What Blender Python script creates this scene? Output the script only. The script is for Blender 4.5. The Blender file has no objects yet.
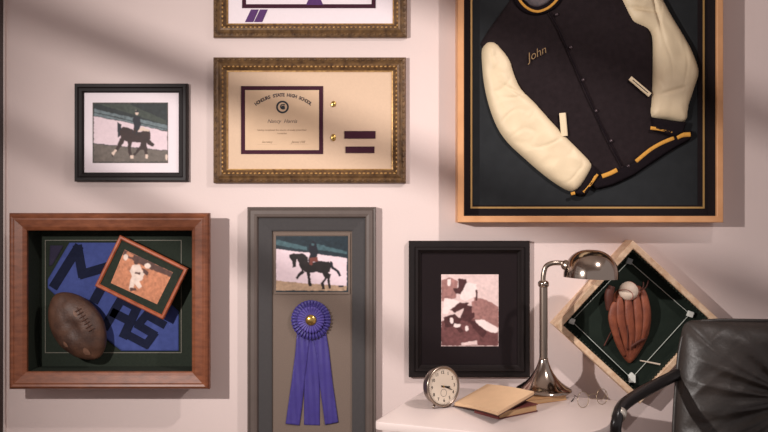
import bpy, bmesh, math, random
import numpy as np
from mathutils import Vector, Matrix, noise
random.seed(7)
S = bpy.context.scene
COL = S.collection

# ------------------------------------------------------------------ camera, world, lights, exposure
F = 820.0; D = 2.6; CZ = 1.31
cam_d = bpy.data.cameras.new('camera'); cam_d.sensor_width = 36.0; cam_d.lens = F / 768 * 36
cam = bpy.data.objects.new('camera', cam_d); COL.objects.link(cam)
cam.location = (0, -D, CZ); cam.rotation_euler = (math.pi / 2, 0, 0); S.camera = cam
S.view_settings.view_transform = 'Standard'; S.view_settings.look = 'None'
S.view_settings.gamma = 1; S.view_settings.use_curve_mapping = False
S.view_settings.exposure = 0.0
w = bpy.data.worlds.new('world'); S.world = w; w.use_nodes = True
w.node_tree.nodes['Background'].inputs[0].default_value = (0.95, 0.85, 0.85, 1)
w.node_tree.nodes['Background'].inputs[1].default_value = 0.45

def aim(o, target):
    o.rotation_euler = (Vector(target) - o.location).to_track_quat('-Z', 'Y').to_euler()
def spot(name, loc, target, power, color, size, blend, radius):
    l = bpy.data.lights.new(name, 'SPOT'); l.energy = power; l.color = color
    l.spot_size = math.radians(size); l.spot_blend = blend; l.shadow_soft_size = radius
    o = bpy.data.objects.new(name, l); COL.objects.link(o); o.location = loc; aim(o, target); return o
KEY = Vector((-1.2, -1.75, 1.63))
spot('key_lamp', KEY, (2.0, 0, 1.0), 180, (1.0, 0.935, 0.90), 150, 1.0, 0.017)
spot('ceiling_spot_lamp', (1.15, -1.35, 2.45), (0.06, 0, 1.06), 100, (1.0, 0.90, 0.87), 60, 1.0, 0.035)

# ------------------------------------------------------------------ helpers
def lin(c):
    return tuple(((v / 255) / 12.92 if v / 255 <= 0.04045 else ((v / 255 + 0.055) / 1.055) ** 2.4) for v in c)
MATS = {}
def mat(name, rgb, rough=0.6, metal=0.0, vary=0.0, scale=20, rgb2=None, bump=0.0, bscale=80, spec=0.5, sheen=0.0, coat=0.0, stretch=None, wave=None, detail=4):
    if name in MATS: return MATS[name]
    m = bpy.data.materials.new(name); m.use_nodes = True; nt = m.node_tree
    b = nt.nodes['Principled BSDF']
    b.inputs['Base Color'].default_value = (*lin(rgb), 1); b.inputs['Roughness'].default_value = rough
    b.inputs['Metallic'].default_value = metal; b.inputs['Specular IOR Level'].default_value = spec
    b.inputs['Sheen Weight'].default_value = sheen; b.inputs['Coat Weight'].default_value = coat
    b.inputs['Coat Roughness'].default_value = 0.15
    if vary > 0 or bump > 0 or rgb2:
        tc = nt.nodes.new('ShaderNodeTexCoord'); mp = nt.nodes.new('ShaderNodeMapping')
        nt.links.new(tc.outputs['Object'], mp.inputs['Vector'])
        if stretch: mp.inputs['Scale'].default_value = stretch
    if vary > 0 or rgb2:
        if wave:
            n = nt.nodes.new('ShaderNodeTexWave'); n.inputs['Scale'].default_value = scale; n.inputs['Distortion'].default_value = wave
            n.inputs['Detail'].default_value = 3
        else:
            n = nt.nodes.new('ShaderNodeTexNoise'); n.inputs['Scale'].default_value = scale; n.inputs['Detail'].default_value = detail
        nt.links.new(mp.outputs[0], n.inputs['Vector'])
        r = nt.nodes.new('ShaderNodeValToRGB')
        c1 = lin(rgb); c2 = lin(rgb2) if rgb2 else tuple(v * (1 - vary) for v in c1)
        r.color_ramp.elements[0].position = 0.3; r.color_ramp.elements[1].position = 0.7
        r.color_ramp.elements[0].color = (*c2, 1); r.color_ramp.elements[1].color = (*c1, 1)
        nt.links.new(n.outputs['Fac' if not wave else 'Fac'], r.inputs[0]); nt.links.new(r.outputs[0], b.inputs['Base Color'])
    if bump > 0:
        n2 = nt.nodes.new('ShaderNodeTexNoise'); n2.inputs['Scale'].default_value = bscale; n2.inputs['Detail'].default_value = 3
        nt.links.new(mp.outputs[0], n2.inputs['Vector'])
        bp = nt.nodes.new('ShaderNodeBump'); bp.inputs['Strength'].default_value = bump; bp.inputs['Distance'].default_value = 0.002
        nt.links.new(n2.outputs['Fac'], bp.inputs['Height']); nt.links.new(bp.outputs[0], b.inputs['Normal'])
    m['rgb'] = lin(rgb) if not rgb2 else [(a + b) / 2 for a, b in zip(lin(rgb), lin(rgb2))]; m['amp'] = .30 if rgb2 else max(vary, .04)
    MATS[name] = m; return m

def glassmat():
    if 'clear_glass' in MATS: return MATS['clear_glass']
    m = bpy.data.materials.new('clear_glass'); m.use_nodes = True; nt = m.node_tree; nt.nodes.clear()
    o = nt.nodes.new('ShaderNodeOutputMaterial'); mx = nt.nodes.new('ShaderNodeMixShader')
    t = nt.nodes.new('ShaderNodeBsdfTransparent'); g = nt.nodes.new('ShaderNodeBsdfGlossy'); fr = nt.nodes.new('ShaderNodeValue')
    g.inputs['Roughness'].default_value = 0.03; fr.outputs[0].default_value = 0.05
    nt.links.new(fr.outputs[0], mx.inputs[0]); nt.links.new(t.outputs[0], mx.inputs[1]); nt.links.new(g.outputs[0], mx.inputs[2])
    nt.links.new(mx.outputs[0], o.inputs[0]); MATS['clear_glass'] = m; return m

WM = {}   # world matrix of every object made here
def empty(name, loc, label, cat, group=None):
    o = bpy.data.objects.new(name, None); COL.objects.link(o); o.location = loc; o.empty_display_size = 0.05
    WM[o.name] = Matrix.Translation(loc); tag(o, label, cat, group); return o
def tag(o, label=None, cat=None, group=None, kind=None):
    if label: o['label'] = label
    if cat: o['category'] = cat
    if group: o['group'] = group
    if kind: o['kind'] = kind
    return o
def build(name, bm, mats, parent=None, smooth=False, label=None, recalc=True):
    """bm in world coordinates -> one mesh object (child of parent when given)"""
    if not isinstance(mats, (list, tuple)): mats = [mats]
    if recalc: bmesh.ops.recalc_face_normals(bm, faces=bm.faces)
    if smooth:
        for f in bm.faces: f.smooth = True
    if parent is not None:
        M = WM[parent.name]
    else:
        vs = [v.co for v in bm.verts]
        M = Matrix.Translation(((min(v.x for v in vs) + max(v.x for v in vs)) / 2, (min(v.y for v in vs) + max(v.y for v in vs)) / 2, min(v.z for v in vs)))
    bm.transform(M.inverted())
    me = bpy.data.meshes.new(name); bm.to_mesh(me); bm.free()
    for m in mats: me.materials.append(m)
    o = bpy.data.objects.new(name, me); COL.objects.link(o)
    if parent is not None:
        o.parent = parent; WM[o.name] = M
    else:
        o.location = M.translation; WM[o.name] = M
    if label: o['label'] = label
    return o
def smooth_angle(o, deg=35):
    me = o.data
    for p in me.polygons: p.use_smooth = True
    try: me.set_sharp_from_angle(angle=math.radians(deg))
    except Exception: pass
    return o

def P(px, py, dep=0.0):
    """the point of the plane dep metres in front of the wall that the photo shows at px, py"""
    d = D - dep
    return Vector(((px - 384) / F * d, -dep, CZ - (py - 216) / F * d))
def box(bm, x0, x1, y0, y1, z0, z1, mi=0, M=None):
    vs = [bm.verts.new((x, y, z)) for x in (x0, x1) for y in (y0, y1) for z in (z0, z1)]
    fs = [(0, 1, 3, 2), (4, 6, 7, 5), (0, 4, 5, 1), (2, 3, 7, 6), (0, 2, 6, 4), (1, 5, 7, 3)]
    for f in fs:
        fa = bm.faces.new([vs[i] for i in f]); fa.material_index = mi
    if M is not None: bmesh.ops.transform(bm, matrix=M, verts=vs)
    return vs
def bevel_all(bm, w, seg=2):
    bmesh.ops.recalc_face_normals(bm, faces=bm.faces)
    bmesh.ops.bevel(bm, geom=list(bm.edges), offset=w, segments=seg, profile=0.6, affect='EDGES')
def prism(bm, pts, y0, y1, mi=0):
    """polygon of (x,z) extruded between y0 and y1"""
    a = [bm.verts.new((p[0], y0, p[1])) for p in pts]; b = [bm.verts.new((p[0], y1, p[1])) for p in pts]
    bm.faces.new(a).material_index = mi; bm.faces.new(b[::-1]).material_index = mi
    n = len(pts)
    for i in range(n): bm.faces.new((a[i], a[(i + 1) % n], b[(i + 1) % n], b[i])).material_index = mi
def zprism(bm, pts, z0, z1):
    a = [bm.verts.new((p[0], p[1], z0)) for p in pts]; b = [bm.verts.new((p[0], p[1], z1)) for p in pts]
    bm.faces.new(a); bm.faces.new(b[::-1]); n = len(pts)
    for i in range(n): bm.faces.new((a[i], a[(i + 1) % n], b[(i + 1) % n], b[i]))
def lathe(bm, prof, seg=48, M=Matrix(), mi=0, cap=True):
    """prof: list of (r, h) spun about local Z"""
    rings = []
    for r, h in prof:
        if r < 1e-6: rings.append([bm.verts.new(M @ Vector((0, 0, h)))])
        else: rings.append([bm.verts.new(M @ Vector((r * math.cos(2 * math.pi * k / seg), r * math.sin(2 * math.pi * k / seg), h))) for k in range(seg)])
    for a, b in zip(rings[:-1], rings[1:]):
        for k in range(seg):
            j = (k + 1) % seg
            if len(a) == 1 and len(b) == 1: continue
            if len(a) == 1: f = bm.faces.new((a[0], b[k], b[j]))
            elif len(b) == 1: f = bm.faces.new((a[k], b[0], a[j]))
            else: f = bm.faces.new((a[k], b[k], b[j], a[j]))
            f.material_index = mi
    if cap:
        for r in (rings[0], rings[-1]):
            if len(r) > 2: bm.faces.new(r).material_index = mi
def tube(bm, pts, rad, seg=10, closed=False, flat=1.0, mi=0):
    pts = [Vector(p) for p in pts]; n = len(pts)
    rads = rad if isinstance(rad, (list, tuple)) else [rad] * n
    T = []
    for i in range(n):
        a = pts[(i - 1) % n] if (closed or i > 0) else pts[i]; b = pts[(i + 1) % n] if (closed or i < n - 1) else pts[i]
        T.append((b - a).normalized())
    nrm = T[0].orthogonal().normalized()
    if abs(T[0].y) < 0.9:
        nrm = (Vector((0, -1, 0)) - T[0] * T[0].dot(Vector((0, -1, 0)))).normalized()
    rings = []
    for i in range(n):
        nrm = (nrm - T[i] * nrm.dot(T[i])).normalized(); bn = T[i].cross(nrm)
        rings.append([bm.verts.new(pts[i] + nrm * math.cos(2 * math.pi * k / seg) * rads[i] * flat + bn * math.sin(2 * math.pi * k / seg) * rads[i]) for k in range(seg)])
    m = n if closed else n - 1
    for i in range(m):
        a = rings[i]; b = rings[(i + 1) % n]
        for k in range(seg):
            bm.faces.new((a[k], a[(k + 1) % seg], b[(k + 1) % seg], b[k])).material_index = mi
    if not closed:
        bm.faces.new(rings[0]).material_index = mi; bm.faces.new(rings[-1]).material_index = mi
def spline(pts, sub=8):
    """Catmull-Rom through pts"""
    pts = [Vector(p) for p in pts]; out = []
    for i in range(len(pts) - 1):
        p0 = pts[max(i - 1, 0)]; p1 = pts[i]; p2 = pts[i + 1]; p3 = pts[min(i + 2, len(pts) - 1)]
        for k in range(sub):
            t = k / sub
            out.append(0.5 * ((2 * p1) + (-p0 + p2) * t + (2 * p0 - 5 * p1 + 4 * p2 - p3) * t * t + (-p0 + 3 * p1 - 3 * p2 + p3) * t ** 3))
    out.append(pts[-1]); return out
def smooth_poly(pts, sub=4):
    n = len(pts); out = []
    pts = [Vector((p[0], p[1])) for p in pts]
    for i in range(n):
        p0, p1, p2, p3 = pts[(i - 1) % n], pts[i], pts[(i + 1) % n], pts[(i + 2) % n]
        for k in range(sub):
            t = k / sub
            v = 0.5 * ((2 * p1) + (-p0 + p2) * t + (2 * p0 - 5 * p1 + 4 * p2 - p3) * t * t + (-p0 + 3 * p1 - 3 * p2 + p3) * t ** 3)
            out.append((v.x, v.y))
    return out
def puffy(bm, poly, dep0, thick, edge, cell, fn=None, mi=0, back=True):
    """soft body: outline poly (world x,z) swelling from depth dep0 towards the room; fn(x,z,dist,inside)->extra depth"""
    A = np.array(poly, float); B = np.roll(A, -1, axis=0)
    x0, z0 = A.min(0) - cell; x1, z1 = A.max(0) + cell
    nx = int((x1 - x0) / cell) + 2; nz = int((z1 - z0) / cell) + 2
    def inside(px, pz):
        c = np.zeros(px.shape, bool)
        for (ax, az), (bx, bz) in zip(A, B):
            if az == bz: continue
            m = ((az > pz) != (bz > pz)) & (px < (bx - ax) * (pz - az) / (bz - az) + ax); c ^= m
        return c
    def nearest(px, pz):
        best = np.full(px.shape, 1e9); qx = px.copy(); qz = pz.copy()
        for (ax, az), (bx, bz) in zip(A, B):
            dx, dz = bx - ax, bz - az; L = dx * dx + dz * dz
            if L < 1e-14: continue
            t = np.clip(((px - ax) * dx + (pz - az) * dz) / L, 0, 1); cx = ax + t * dx; cz = az + t * dz
            d = np.hypot(px - cx, pz - cz); m = d < best
            best[m] = d[m]; qx[m] = cx[m]; qz[m] = cz[m]
        return best, qx, qz
    gx, gz = np.meshgrid(x0 + np.arange(nx) * cell, z0 + np.arange(nz) * cell, indexing='ij')
    ccx, ccz = gx[:-1, :-1] + cell / 2, gz[:-1, :-1] + cell / 2
    keep = inside(ccx, ccz); ins = inside(gx, gz); d, qx, qz = nearest(gx, gz)
    used = np.zeros(gx.shape, bool); cnt = np.zeros(gx.shape, int)
    for di in (0, 1):
        for dj in (0, 1):
            used[di:nx - 1 + di, dj:nz - 1 + dj] |= keep; cnt[di:nx - 1 + di, dj:nz - 1 + dj] += keep
    V = {}; W = {}
    for i in range(nx):
        for j in range(nz):
            if not used[i, j]: continue
            bnd = cnt[i, j] < 4
            if bnd: x, z, dd = qx[i, j], qz[i, j], 0.0
            else: x, z, dd = gx[i, j], gz[i, j], (d[i, j] if ins[i, j] else 0.0)
            t = min(dd / edge, 1); h = thick * math.sqrt(max(0, 1 - (1 - t) ** 2))
            if fn and dd > 0: h += fn(x, z, dd, t)
            V[i, j] = bm.verts.new((x, -(dep0 + max(h, 0) + 0.0002), z))
            if back: W[i, j] = V[i, j] if False else (bm.verts.new((x, -dep0, z)))
    for i in range(nx - 1):
        for j in range(nz - 1):
            if keep[i, j]:
                q = [(i, j), (i + 1, j), (i + 1, j + 1), (i, j + 1)]
                f = bm.faces.new([V[k] for k in q]); f.material_index = mi; f.smooth = True
                if back:
                    f = bm.faces.new([W[k] for k in q[::-1]]); f.material_index = mi
                    for a in range(4):
                        (i0, j0), (i1, j1) = q[a], q[(a + 1) % 4]
                        # neighbour across this edge
                        ni, nj = [(i, j - 1), (i + 1, j), (i, j + 1), (i - 1, j)][a]
                        if not (0 <= ni < nx - 1 and 0 <= nj < nz - 1 and keep[ni, nj]):
                            f = bm.faces.new((V[i1, j1], V[i0, j0], W[i0, j0], W[i1, j1])); f.material_index = mi
def pxpoly(pts, dep):
    return [(P(a, b, dep).x, P(a, b, dep).z) for a, b in pts]

def frame_ring(bm, cx, cz, hw, hh, prof, ang=0.0, mi=0, sub=1):
    """mitred moulding: prof = list of (inset, depth) walked round the rectangle"""
    c, s = math.cos(ang), math.sin(ang); rings = []
    for ins, dep in prof:
        r = []
        cs = [(-1, -1), (1, -1), (1, 1), (-1, 1)]
        for (a, b) in cs:
            u, v = a * (hw - ins), b * (hh - ins)
            r.append(bm.verts.new((cx + u * c - v * s, -dep, cz + u * s + v * c)))
        rings.append(r)
    n = len(rings)
    for i in range(n):
        a, b = rings[i], rings[(i + 1) % n]
        for k in range(4):
            j = (k + 1) % 4
            bm.faces.new((a[k], a[j], b[j], b[k])).material_index = mi
def panel(bm, cx, cz, hw, hh, y0, y1, ang=0.0, mi=0):
    M = Matrix.Translation((cx, 0, cz)) @ Matrix.Rotation(-ang, 4, 'Y')
    box(bm, -hw, hw, y0, y1, -hh, hh, mi, M)
def rect(x0, y0, x1, y1, dep):
    a = P(x0, y0, dep); b = P(x1, y1, dep)
    return (a.x + b.x) / 2, (a.z + b.z) / 2, abs(b.x - a.x) / 2, abs(a.z - b.z) / 2
def print_material():
    if 'photo_print' in MATS: return MATS['photo_print']
    m = bpy.data.materials.new('photo_print'); m.use_nodes = True; nt = m.node_tree; b = nt.nodes['Principled BSDF']
    a = nt.nodes.new('ShaderNodeAttribute'); a.attribute_name = 'print'
    nt.links.new(a.outputs['Color'], b.inputs['Base Color']); b.inputs['Roughness'].default_value = .55; b.inputs['Specular IOR Level'].default_value = .3
    MATS['photo_print'] = m; return m
def art(name, layers, dep, parent, tr=(0, 0, 1), label=None, blur=2, res=.42):
    """a photographic print: patches of colour on one flat sheet, softened like a photograph. layers = [(colour material, [(u,v)...])]; the first is the sheet"""
    ox, oy, sc = tr; q = [np.array(p, float) for p in layers[0][1]]
    la = np.linalg.norm(q[1] - q[0]) / sc; lb = np.linalg.norm(q[3] - q[0]) / sc
    na, nb = int(la / res), int(lb / res)
    A, B = np.meshgrid(np.linspace(0, 1, na), np.linspace(0, 1, nb), indexing='ij')
    U = sum(wt * p[0] for wt, p in (((1 - A) * (1 - B), q[0]), (A * (1 - B), q[1]), (A * B, q[2]), ((1 - A) * B, q[3])))
    V = sum(wt * p[1] for wt, p in (((1 - A) * (1 - B), q[0]), (A * (1 - B), q[1]), (A * B, q[2]), ((1 - A) * B, q[3])))
    rng = np.random.RandomState(len(layers)); wob = sc * .18
    def rough(n_):
        r_ = rng.randn(na, nb)
        for _ in range(n_): r_ = (r_ + np.roll(r_, 1, 0) + np.roll(r_, -1, 0) + np.roll(r_, 1, 1) + np.roll(r_, -1, 1)) / 5
        return r_ / r_.std()
    U2 = U + wob * rough(10); V2 = V + wob * rough(10); C = np.zeros((na, nb, 3)); G = rough(4) * .22 + rough(12) * .3
    for m, pts in layers:
        c = np.zeros(U.shape, bool); n = len(pts)
        uu, vv = (U, V) if m is layers[0][0] and pts is layers[0][1] else (U2, V2)
        for k in range(n):
            (ax, ay), (bx, by) = pts[k], pts[(k + 1) % n]
            if ay == by: continue
            c ^= ((ay > vv) != (by > vv)) & (uu < (bx - ax) * (vv - ay) / (by - ay) + ax)
        if pts is layers[0][1]: c[:] = True
        col = np.array(m['rgb'][:]); C[c] = col[None] * (1 + m['amp'] * G[c][:, None])
    for _ in range(blur):
        Pd = np.pad(C, ((1, 1), (1, 1), (0, 0)), 'edge'); C = (Pd[1:-1, 1:-1] * 2 + Pd[2:, 1:-1] + Pd[:-2, 1:-1] + Pd[1:-1, 2:] + Pd[1:-1, :-2]) / 6
    C = np.clip(C, 0.002, 1)
    W = [[P(ox + U[i, j] / sc, oy + V[i, j] / sc, dep) for j in range(nb)] for i in range(na)]
    bm = bmesh.new(); vs = [[bm.verts.new(p) for p in row] for row in W]
    for i in range(na - 1):
        for j in range(nb - 1): bm.faces.new((vs[i][j], vs[i][j + 1], vs[i + 1][j + 1], vs[i + 1][j]))
    o = build(name, bm, print_material(), parent, label=label, recalc=False)
    at = o.data.color_attributes.new('print', 'FLOAT_COLOR', 'POINT')
    at.data.foreach_set('color', np.concatenate([C.reshape(-1, 3), np.ones((na * nb, 1))], 1).ravel().astype('f'))
    return o
def ell(cx, cy, rx, ry, n=16, a=0):
    return [(cx + rx * math.cos(t) * math.cos(a) - ry * math.sin(t) * math.sin(a), cy + rx * math.cos(t) * math.sin(a) + ry * math.sin(t) * math.cos(a)) for t in [2 * math.pi * k / n for k in range(n)]]
def rc(x0, y0, x1, y1): return [(x0, y0), (x1, y0), (x1, y1), (x0, y1)]
def stroke(pts, wd):
    """list of quads along a thick polyline"""
    out = []
    for a, b in zip(pts[:-1], pts[1:]):
        a = Vector(a); b = Vector(b); t = (b - a).normalized(); n = Vector((-t.y, t.x)) * wd / 2; e = t * wd * 0.35
        out.append([tuple(a - n - e), tuple(b - n + e), tuple(b + n + e), tuple(a + n - e)])
    return out
def text_into(bm, s, size, M, extrude=0.0003, shear=0.0, mi=0, bold=0.0, align='CENTER'):
    cu = bpy.data.curves.new('lettering', 'FONT'); cu.body = s; cu.size = size; cu.extrude = extrude; cu.shear = shear
    cu.align_x = align; cu.align_y = 'CENTER'; cu.offset = bold; cu.resolution_u = 3
    o = bpy.data.objects.new('lettering_tmp', cu); COL.objects.link(o)
    bpy.context.view_layer.update()
    dg = bpy.context.evaluated_depsgraph_get(); me = bpy.data.meshes.new_from_object(o.evaluated_get(dg))
    n0 = len(bm.verts); f0 = len(bm.faces)
    me.transform(M); bm.from_mesh(me); bm.faces.ensure_lookup_table()
    for f in bm.faces[f0:]: f.material_index = mi
    bpy.data.objects.remove(o); bpy.data.curves.remove(cu); bpy.data.meshes.remove(me)
def face_mat(p, ang=0.0):
    """text plane facing the room at p, rotated ang counter-clockwise"""
    return Matrix.Translation(p) @ Matrix.Rotation(-ang, 4, 'Y') @ Matrix.Rotation(math.pi / 2, 4, 'X')

# ------------------------------------------------------------------ materials
M_wall = mat('wall_plaster', (221, 203, 198), 0.85, vary=0.05, scale=3, bump=0.12, bscale=160, spec=0.25)
M_ceil = mat('ceiling_paint', (225, 215, 208), 0.9, vary=0.03)
M_floor = mat('floor_wood', (110, 78, 56), 0.45, rgb2=(80, 54, 38), scale=6, stretch=(1, 8, 1), bump=0.1)
M_trim = mat('dark_casing_wood', (62, 44, 38), 0.5, vary=0.2, scale=12, stretch=(4, 4, .5))
M_white = mat('white_paint', (222, 206, 200), 0.36, vary=0.03, scale=5)
M_black = mat('black_lacquer', (30, 24, 24), 0.5, vary=0.15, scale=40, spec=0.22)
M_blackmat = mat('black_mat_board', (30, 22, 24), 0.9, vary=0.08, scale=120, spec=0.2)
M_whitemat = mat('white_mat_board', (238, 226, 230), 0.9, vary=0.02, scale=90, spec=0.2)
M_gilt = mat('antique_gilt', (122, 92, 58), 0.45, metal=0.25, rgb2=(78, 56, 38), scale=60, bump=0.3, bscale=120)
M_giltb = mat('bright_gilt', (196, 154, 92), 0.33, metal=0.4, rgb2=(140, 100, 56), scale=100)
M_cream = mat('cream_linen_mat', (212, 184, 158), 0.9, vary=0.04, scale=160, bump=0.15, bscale=500, spec=0.2)
M_plum = mat('plum_velvet', (66, 32, 46), 0.85, vary=0.15, scale=90, spec=0.2)
M_purple = mat('purple_ribbon', (84, 40, 104), 0.7, vary=0.2, scale=200)
M_paper = mat('parchment_paper', (212, 182, 152), 0.85, vary=0.05, scale=30, spec=0.2)
M_ink = mat('grey_ink', (96, 84, 82), 0.9, spec=0.1)
M_inkd = mat('dark_ink', (60, 62, 66), 0.9, spec=0.1)
M_inkl = mat('faint_ink', (150, 124, 102), 0.9, spec=0.1)
M_maple = mat('honey_wood', (214, 160, 114), 0.45, rgb2=(198, 142, 96), scale=5, stretch=(3, 3, 3), bump=0.04, spec=0.4)
M_pale = mat('pale_raw_wood', (232, 204, 174), 0.6, rgb2=(206, 168, 134), scale=35, stretch=(2, 2, 2), bump=0.1)
M_cherry = mat('cherry_wood', (134, 78, 50), 0.42, rgb2=(104, 56, 34), scale=9, stretch=(3, 3, 9), bump=0.06, spec=0.5)
M_orange = mat('orange_wood', (176, 92, 56), 0.45, rgb2=(140, 66, 40), scale=40)
M_taupe = mat('taupe_frame_paint', (92, 80, 74), 0.55, vary=0.12, scale=25)
M_slate = mat('slate_fillet', (66, 63, 63), 0.85, vary=0.1, scale=100)
M_taupef = mat('taupe_fabric', (122, 107, 97), 0.95, vary=0.12, scale=300, bump=0.3, bscale=900, spec=0.15)
M_greenm = mat('dark_green_mat', (46, 52, 44), 0.95, vary=0.2, scale=150, spec=0.15)
M_green = mat('black_green_felt', (38, 46, 40), 0.97, vary=0.2, scale=30, bump=0.2, bscale=500, spec=0.1)
M_navyb = mat('blue_black_backing', (43, 45, 47), 0.95, vary=0.15, scale=30, spec=0.12)
M_goldl = mat('gold_line', (190, 150, 92), 0.4, metal=0.3)
M_greyl = mat('grey_line', (128, 122, 110), 0.7)
M_wool = mat('black_brown_wool', (39, 31, 33), 0.95, vary=0.25, scale=60, bump=0.4, bscale=700, spec=0.12, sheen=0.02)
M_knit = mat('black_rib_knit', (26, 20, 24), 0.95, vary=0.2, scale=120, bump=0.5, bscale=600, spec=0.1)
M_sleeve = mat('cream_leather', (222, 202, 168), 0.55, vary=0.08, scale=14, bump=0.15, bscale=120)
M_goldk = mat('gold_knit', (214, 154, 62), 0.85, vary=0.25, scale=200)
M_blue = mat('blue_felt', (72, 84, 144), 0.95, vary=0.18, scale=60, spec=0.15)
M_navy = mat('navy_felt', (30, 34, 56), 0.95, vary=0.18, scale=90, spec=0.15)
M_ball = mat('worn_brown_leather', (92, 62, 46), 0.55, rgb2=(52, 34, 28), scale=22, bump=0.5, bscale=150)
M_ballw = mat('scuffed_leather', (122, 88, 70), 0.6, vary=0.3, scale=60)
M_glove = mat('tan_glove_leather', (146, 80, 54), 0.55, rgb2=(108, 54, 38), scale=28, bump=0.4, bscale=140)
M_gloved = mat('dark_glove_leather', (92, 46, 34), 0.6, vary=0.3, scale=40)
M_lace = mat('leather_lace', (84, 54, 42), 0.7)
M_ballwhite = mat('baseball_leather', (236, 216, 196), 0.5, vary=0.08, scale=40, bump=0.1)
M_redst = mat('faded_red_stitching', (176, 96, 84), 0.8)
M_string = mat('white_string', (200, 206, 196), 0.8)
M_base = mat('white_base_canvas', (240, 240, 232), 0.8, vary=0.1, scale=80)
M_gold = mat('polished_gold', (205, 170, 96), 0.22, metal=0.9)
M_rib = mat('royal_purple_satin', (64, 54, 130), 0.45, vary=0.15, scale=50, sheen=0.1)
M_ribd = mat('royal_purple_pleats', (82, 70, 150), 0.5, vary=0.2, scale=80)
M_nickel = mat('polished_nickel', (172, 158, 146), 0.14, metal=1.0)
M_nickelb = mat('brushed_nickel', (160, 146, 134), 0.30, metal=1.0)
M_dial = mat('clock_dial_paper', (222, 208, 190), 0.7, vary=0.05)
M_darkm = mat('dark_metal', (40, 36, 36), 0.4, metal=0.6)
M_page = mat('cream_book_pages', (226, 190, 152), 0.85, vary=0.06, scale=30, spec=0.2)
M_pageedge = mat('book_page_edges', (206, 168, 126), 0.9, vary=0.25, scale=60, stretch=(1, 1, 30), spec=0.2)
M_bcover = mat('brown_book_cloth', (84, 52, 44), 0.8, vary=0.15, scale=60)
M_red = mat('dull_red_book_cloth', (112, 50, 46), 0.8, vary=0.15, scale=60)
M_leather = mat('black_leather', (57, 50, 46), 0.44, rgb2=(43, 38, 35), scale=9, bump=0.3, bscale=120, spec=0.5)
M_armb = mat('black_arm_lacquer', (26, 23, 24), 0.3, spec=0.5)
M_wire = mat('gold_wire', (170, 150, 120), 0.3, metal=0.9)

# ------------------------------------------------------------------ the room
XL, XR, YB, H = -1.75, 2.4, -4.4, 2.9
def struct(name, fn, m):
    bm = bmesh.new(); fn(bm); o = build(name, bm, m); o['kind'] = 'structure'; return o
struct('wall_back', lambda b: box(b, XL - .12, XR, 0, .12, 0, H), M_wall)
struct('floor', lambda b: box(b, XL - .12, XR, YB, .12, -.1, 0), M_floor)
struct('ceiling', lambda b: box(b, XL - .12, XR, YB, .12, H, H + .1), M_ceil)
WY0, WY1, WZ0, WZ1 = -3.35, -0.42, 1.02, 2.76
def lw(b):
    box(b, XL - .12, XL, YB, 0, 0, WZ0); box(b, XL - .12, XL, YB, 0, WZ1, H)
    box(b, XL - .12, XL, YB, WY0, WZ0, WZ1); box(b, XL - .12, XL, WY1, 0, WZ0, WZ1)
struct('wall_left', lw, M_wall)
def win(b):
    f = .05
    box(b, XL - .10, XL - .02, WY0, WY1, WZ0, WZ0 + f); box(b, XL - .10, XL - .02, WY0, WY1, WZ1 - f, WZ1)
    box(b, XL - .10, XL - .02, WY0, WY0 + f, WZ0, WZ1); box(b, XL - .10, XL - .02, WY1 - f, WY1, WZ0, WZ1)
    for z in (1.42, 1.83, 2.22): box(b, XL - .09, XL - .03, WY0, WY1, z, z + .09)
struct('added_window', win, M_white)  # unseen window, added for the light it lets in and for reflections
struct('baseboard_back', lambda b: box(b, XL, XR, -.018, 0, 0, .11), M_white)
# dark door casing that just enters the picture at its left edge
xe = P(2.0, 216, .02).x
struct('trim_1', lambda b: box(b, xe - .07, xe, -.02, 0, .11, 2.2), M_trim)
struct('trim_2', lambda b: box(b, xe, xe + .005, -.012, 0, .11, 2.2), M_white)

# unseen gobo added at left: slats shaped to throw diagonal bands on the wall
def screen(b):
    yS = -1.40; t = (yS - KEY.y) / (0 - KEY.y)
    def q(x, z): return (KEY.x + t * (x - KEY.x), KEY.z + t * (z - KEY.z))
    for (ax, az, bx, bz, wd_) in ((-.90, 1.868, 1.145, 1.075, .105), (-.90, 2.43, 1.145, 1.64, .115), (-1.09, 1.52, .019, .93, .065)):
        m = (bz - az) / (bx - ax); p0 = q(-1.75, az + m * (-1.75 - ax)); p1 = q(1.75, az + m * (1.75 - ax)); h = wd_ * t / 2
        prism(b, [(p0[0], p0[1] - h), (p1[0], p1[1] - h), (p1[0], p1[1] + h), (p0[0], p0[1] + h)], yS - .006, yS)
    for x in (q(-1.75, 0)[0], q(1.75, 0)[0]): box(b, x - .012, x + .012, yS - .012, yS + .006, 0, 1.95)
struct('gobo_screen', screen, M_trim)

# ------------------------------------------------------------------ pictures
def prof_flat(wd, dep, lip=.004, back=.0):
    return [(0, back), (0, dep - .003), (.003, dep), (wd - .003, dep), (wd, dep - .004), (wd, back)]

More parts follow.
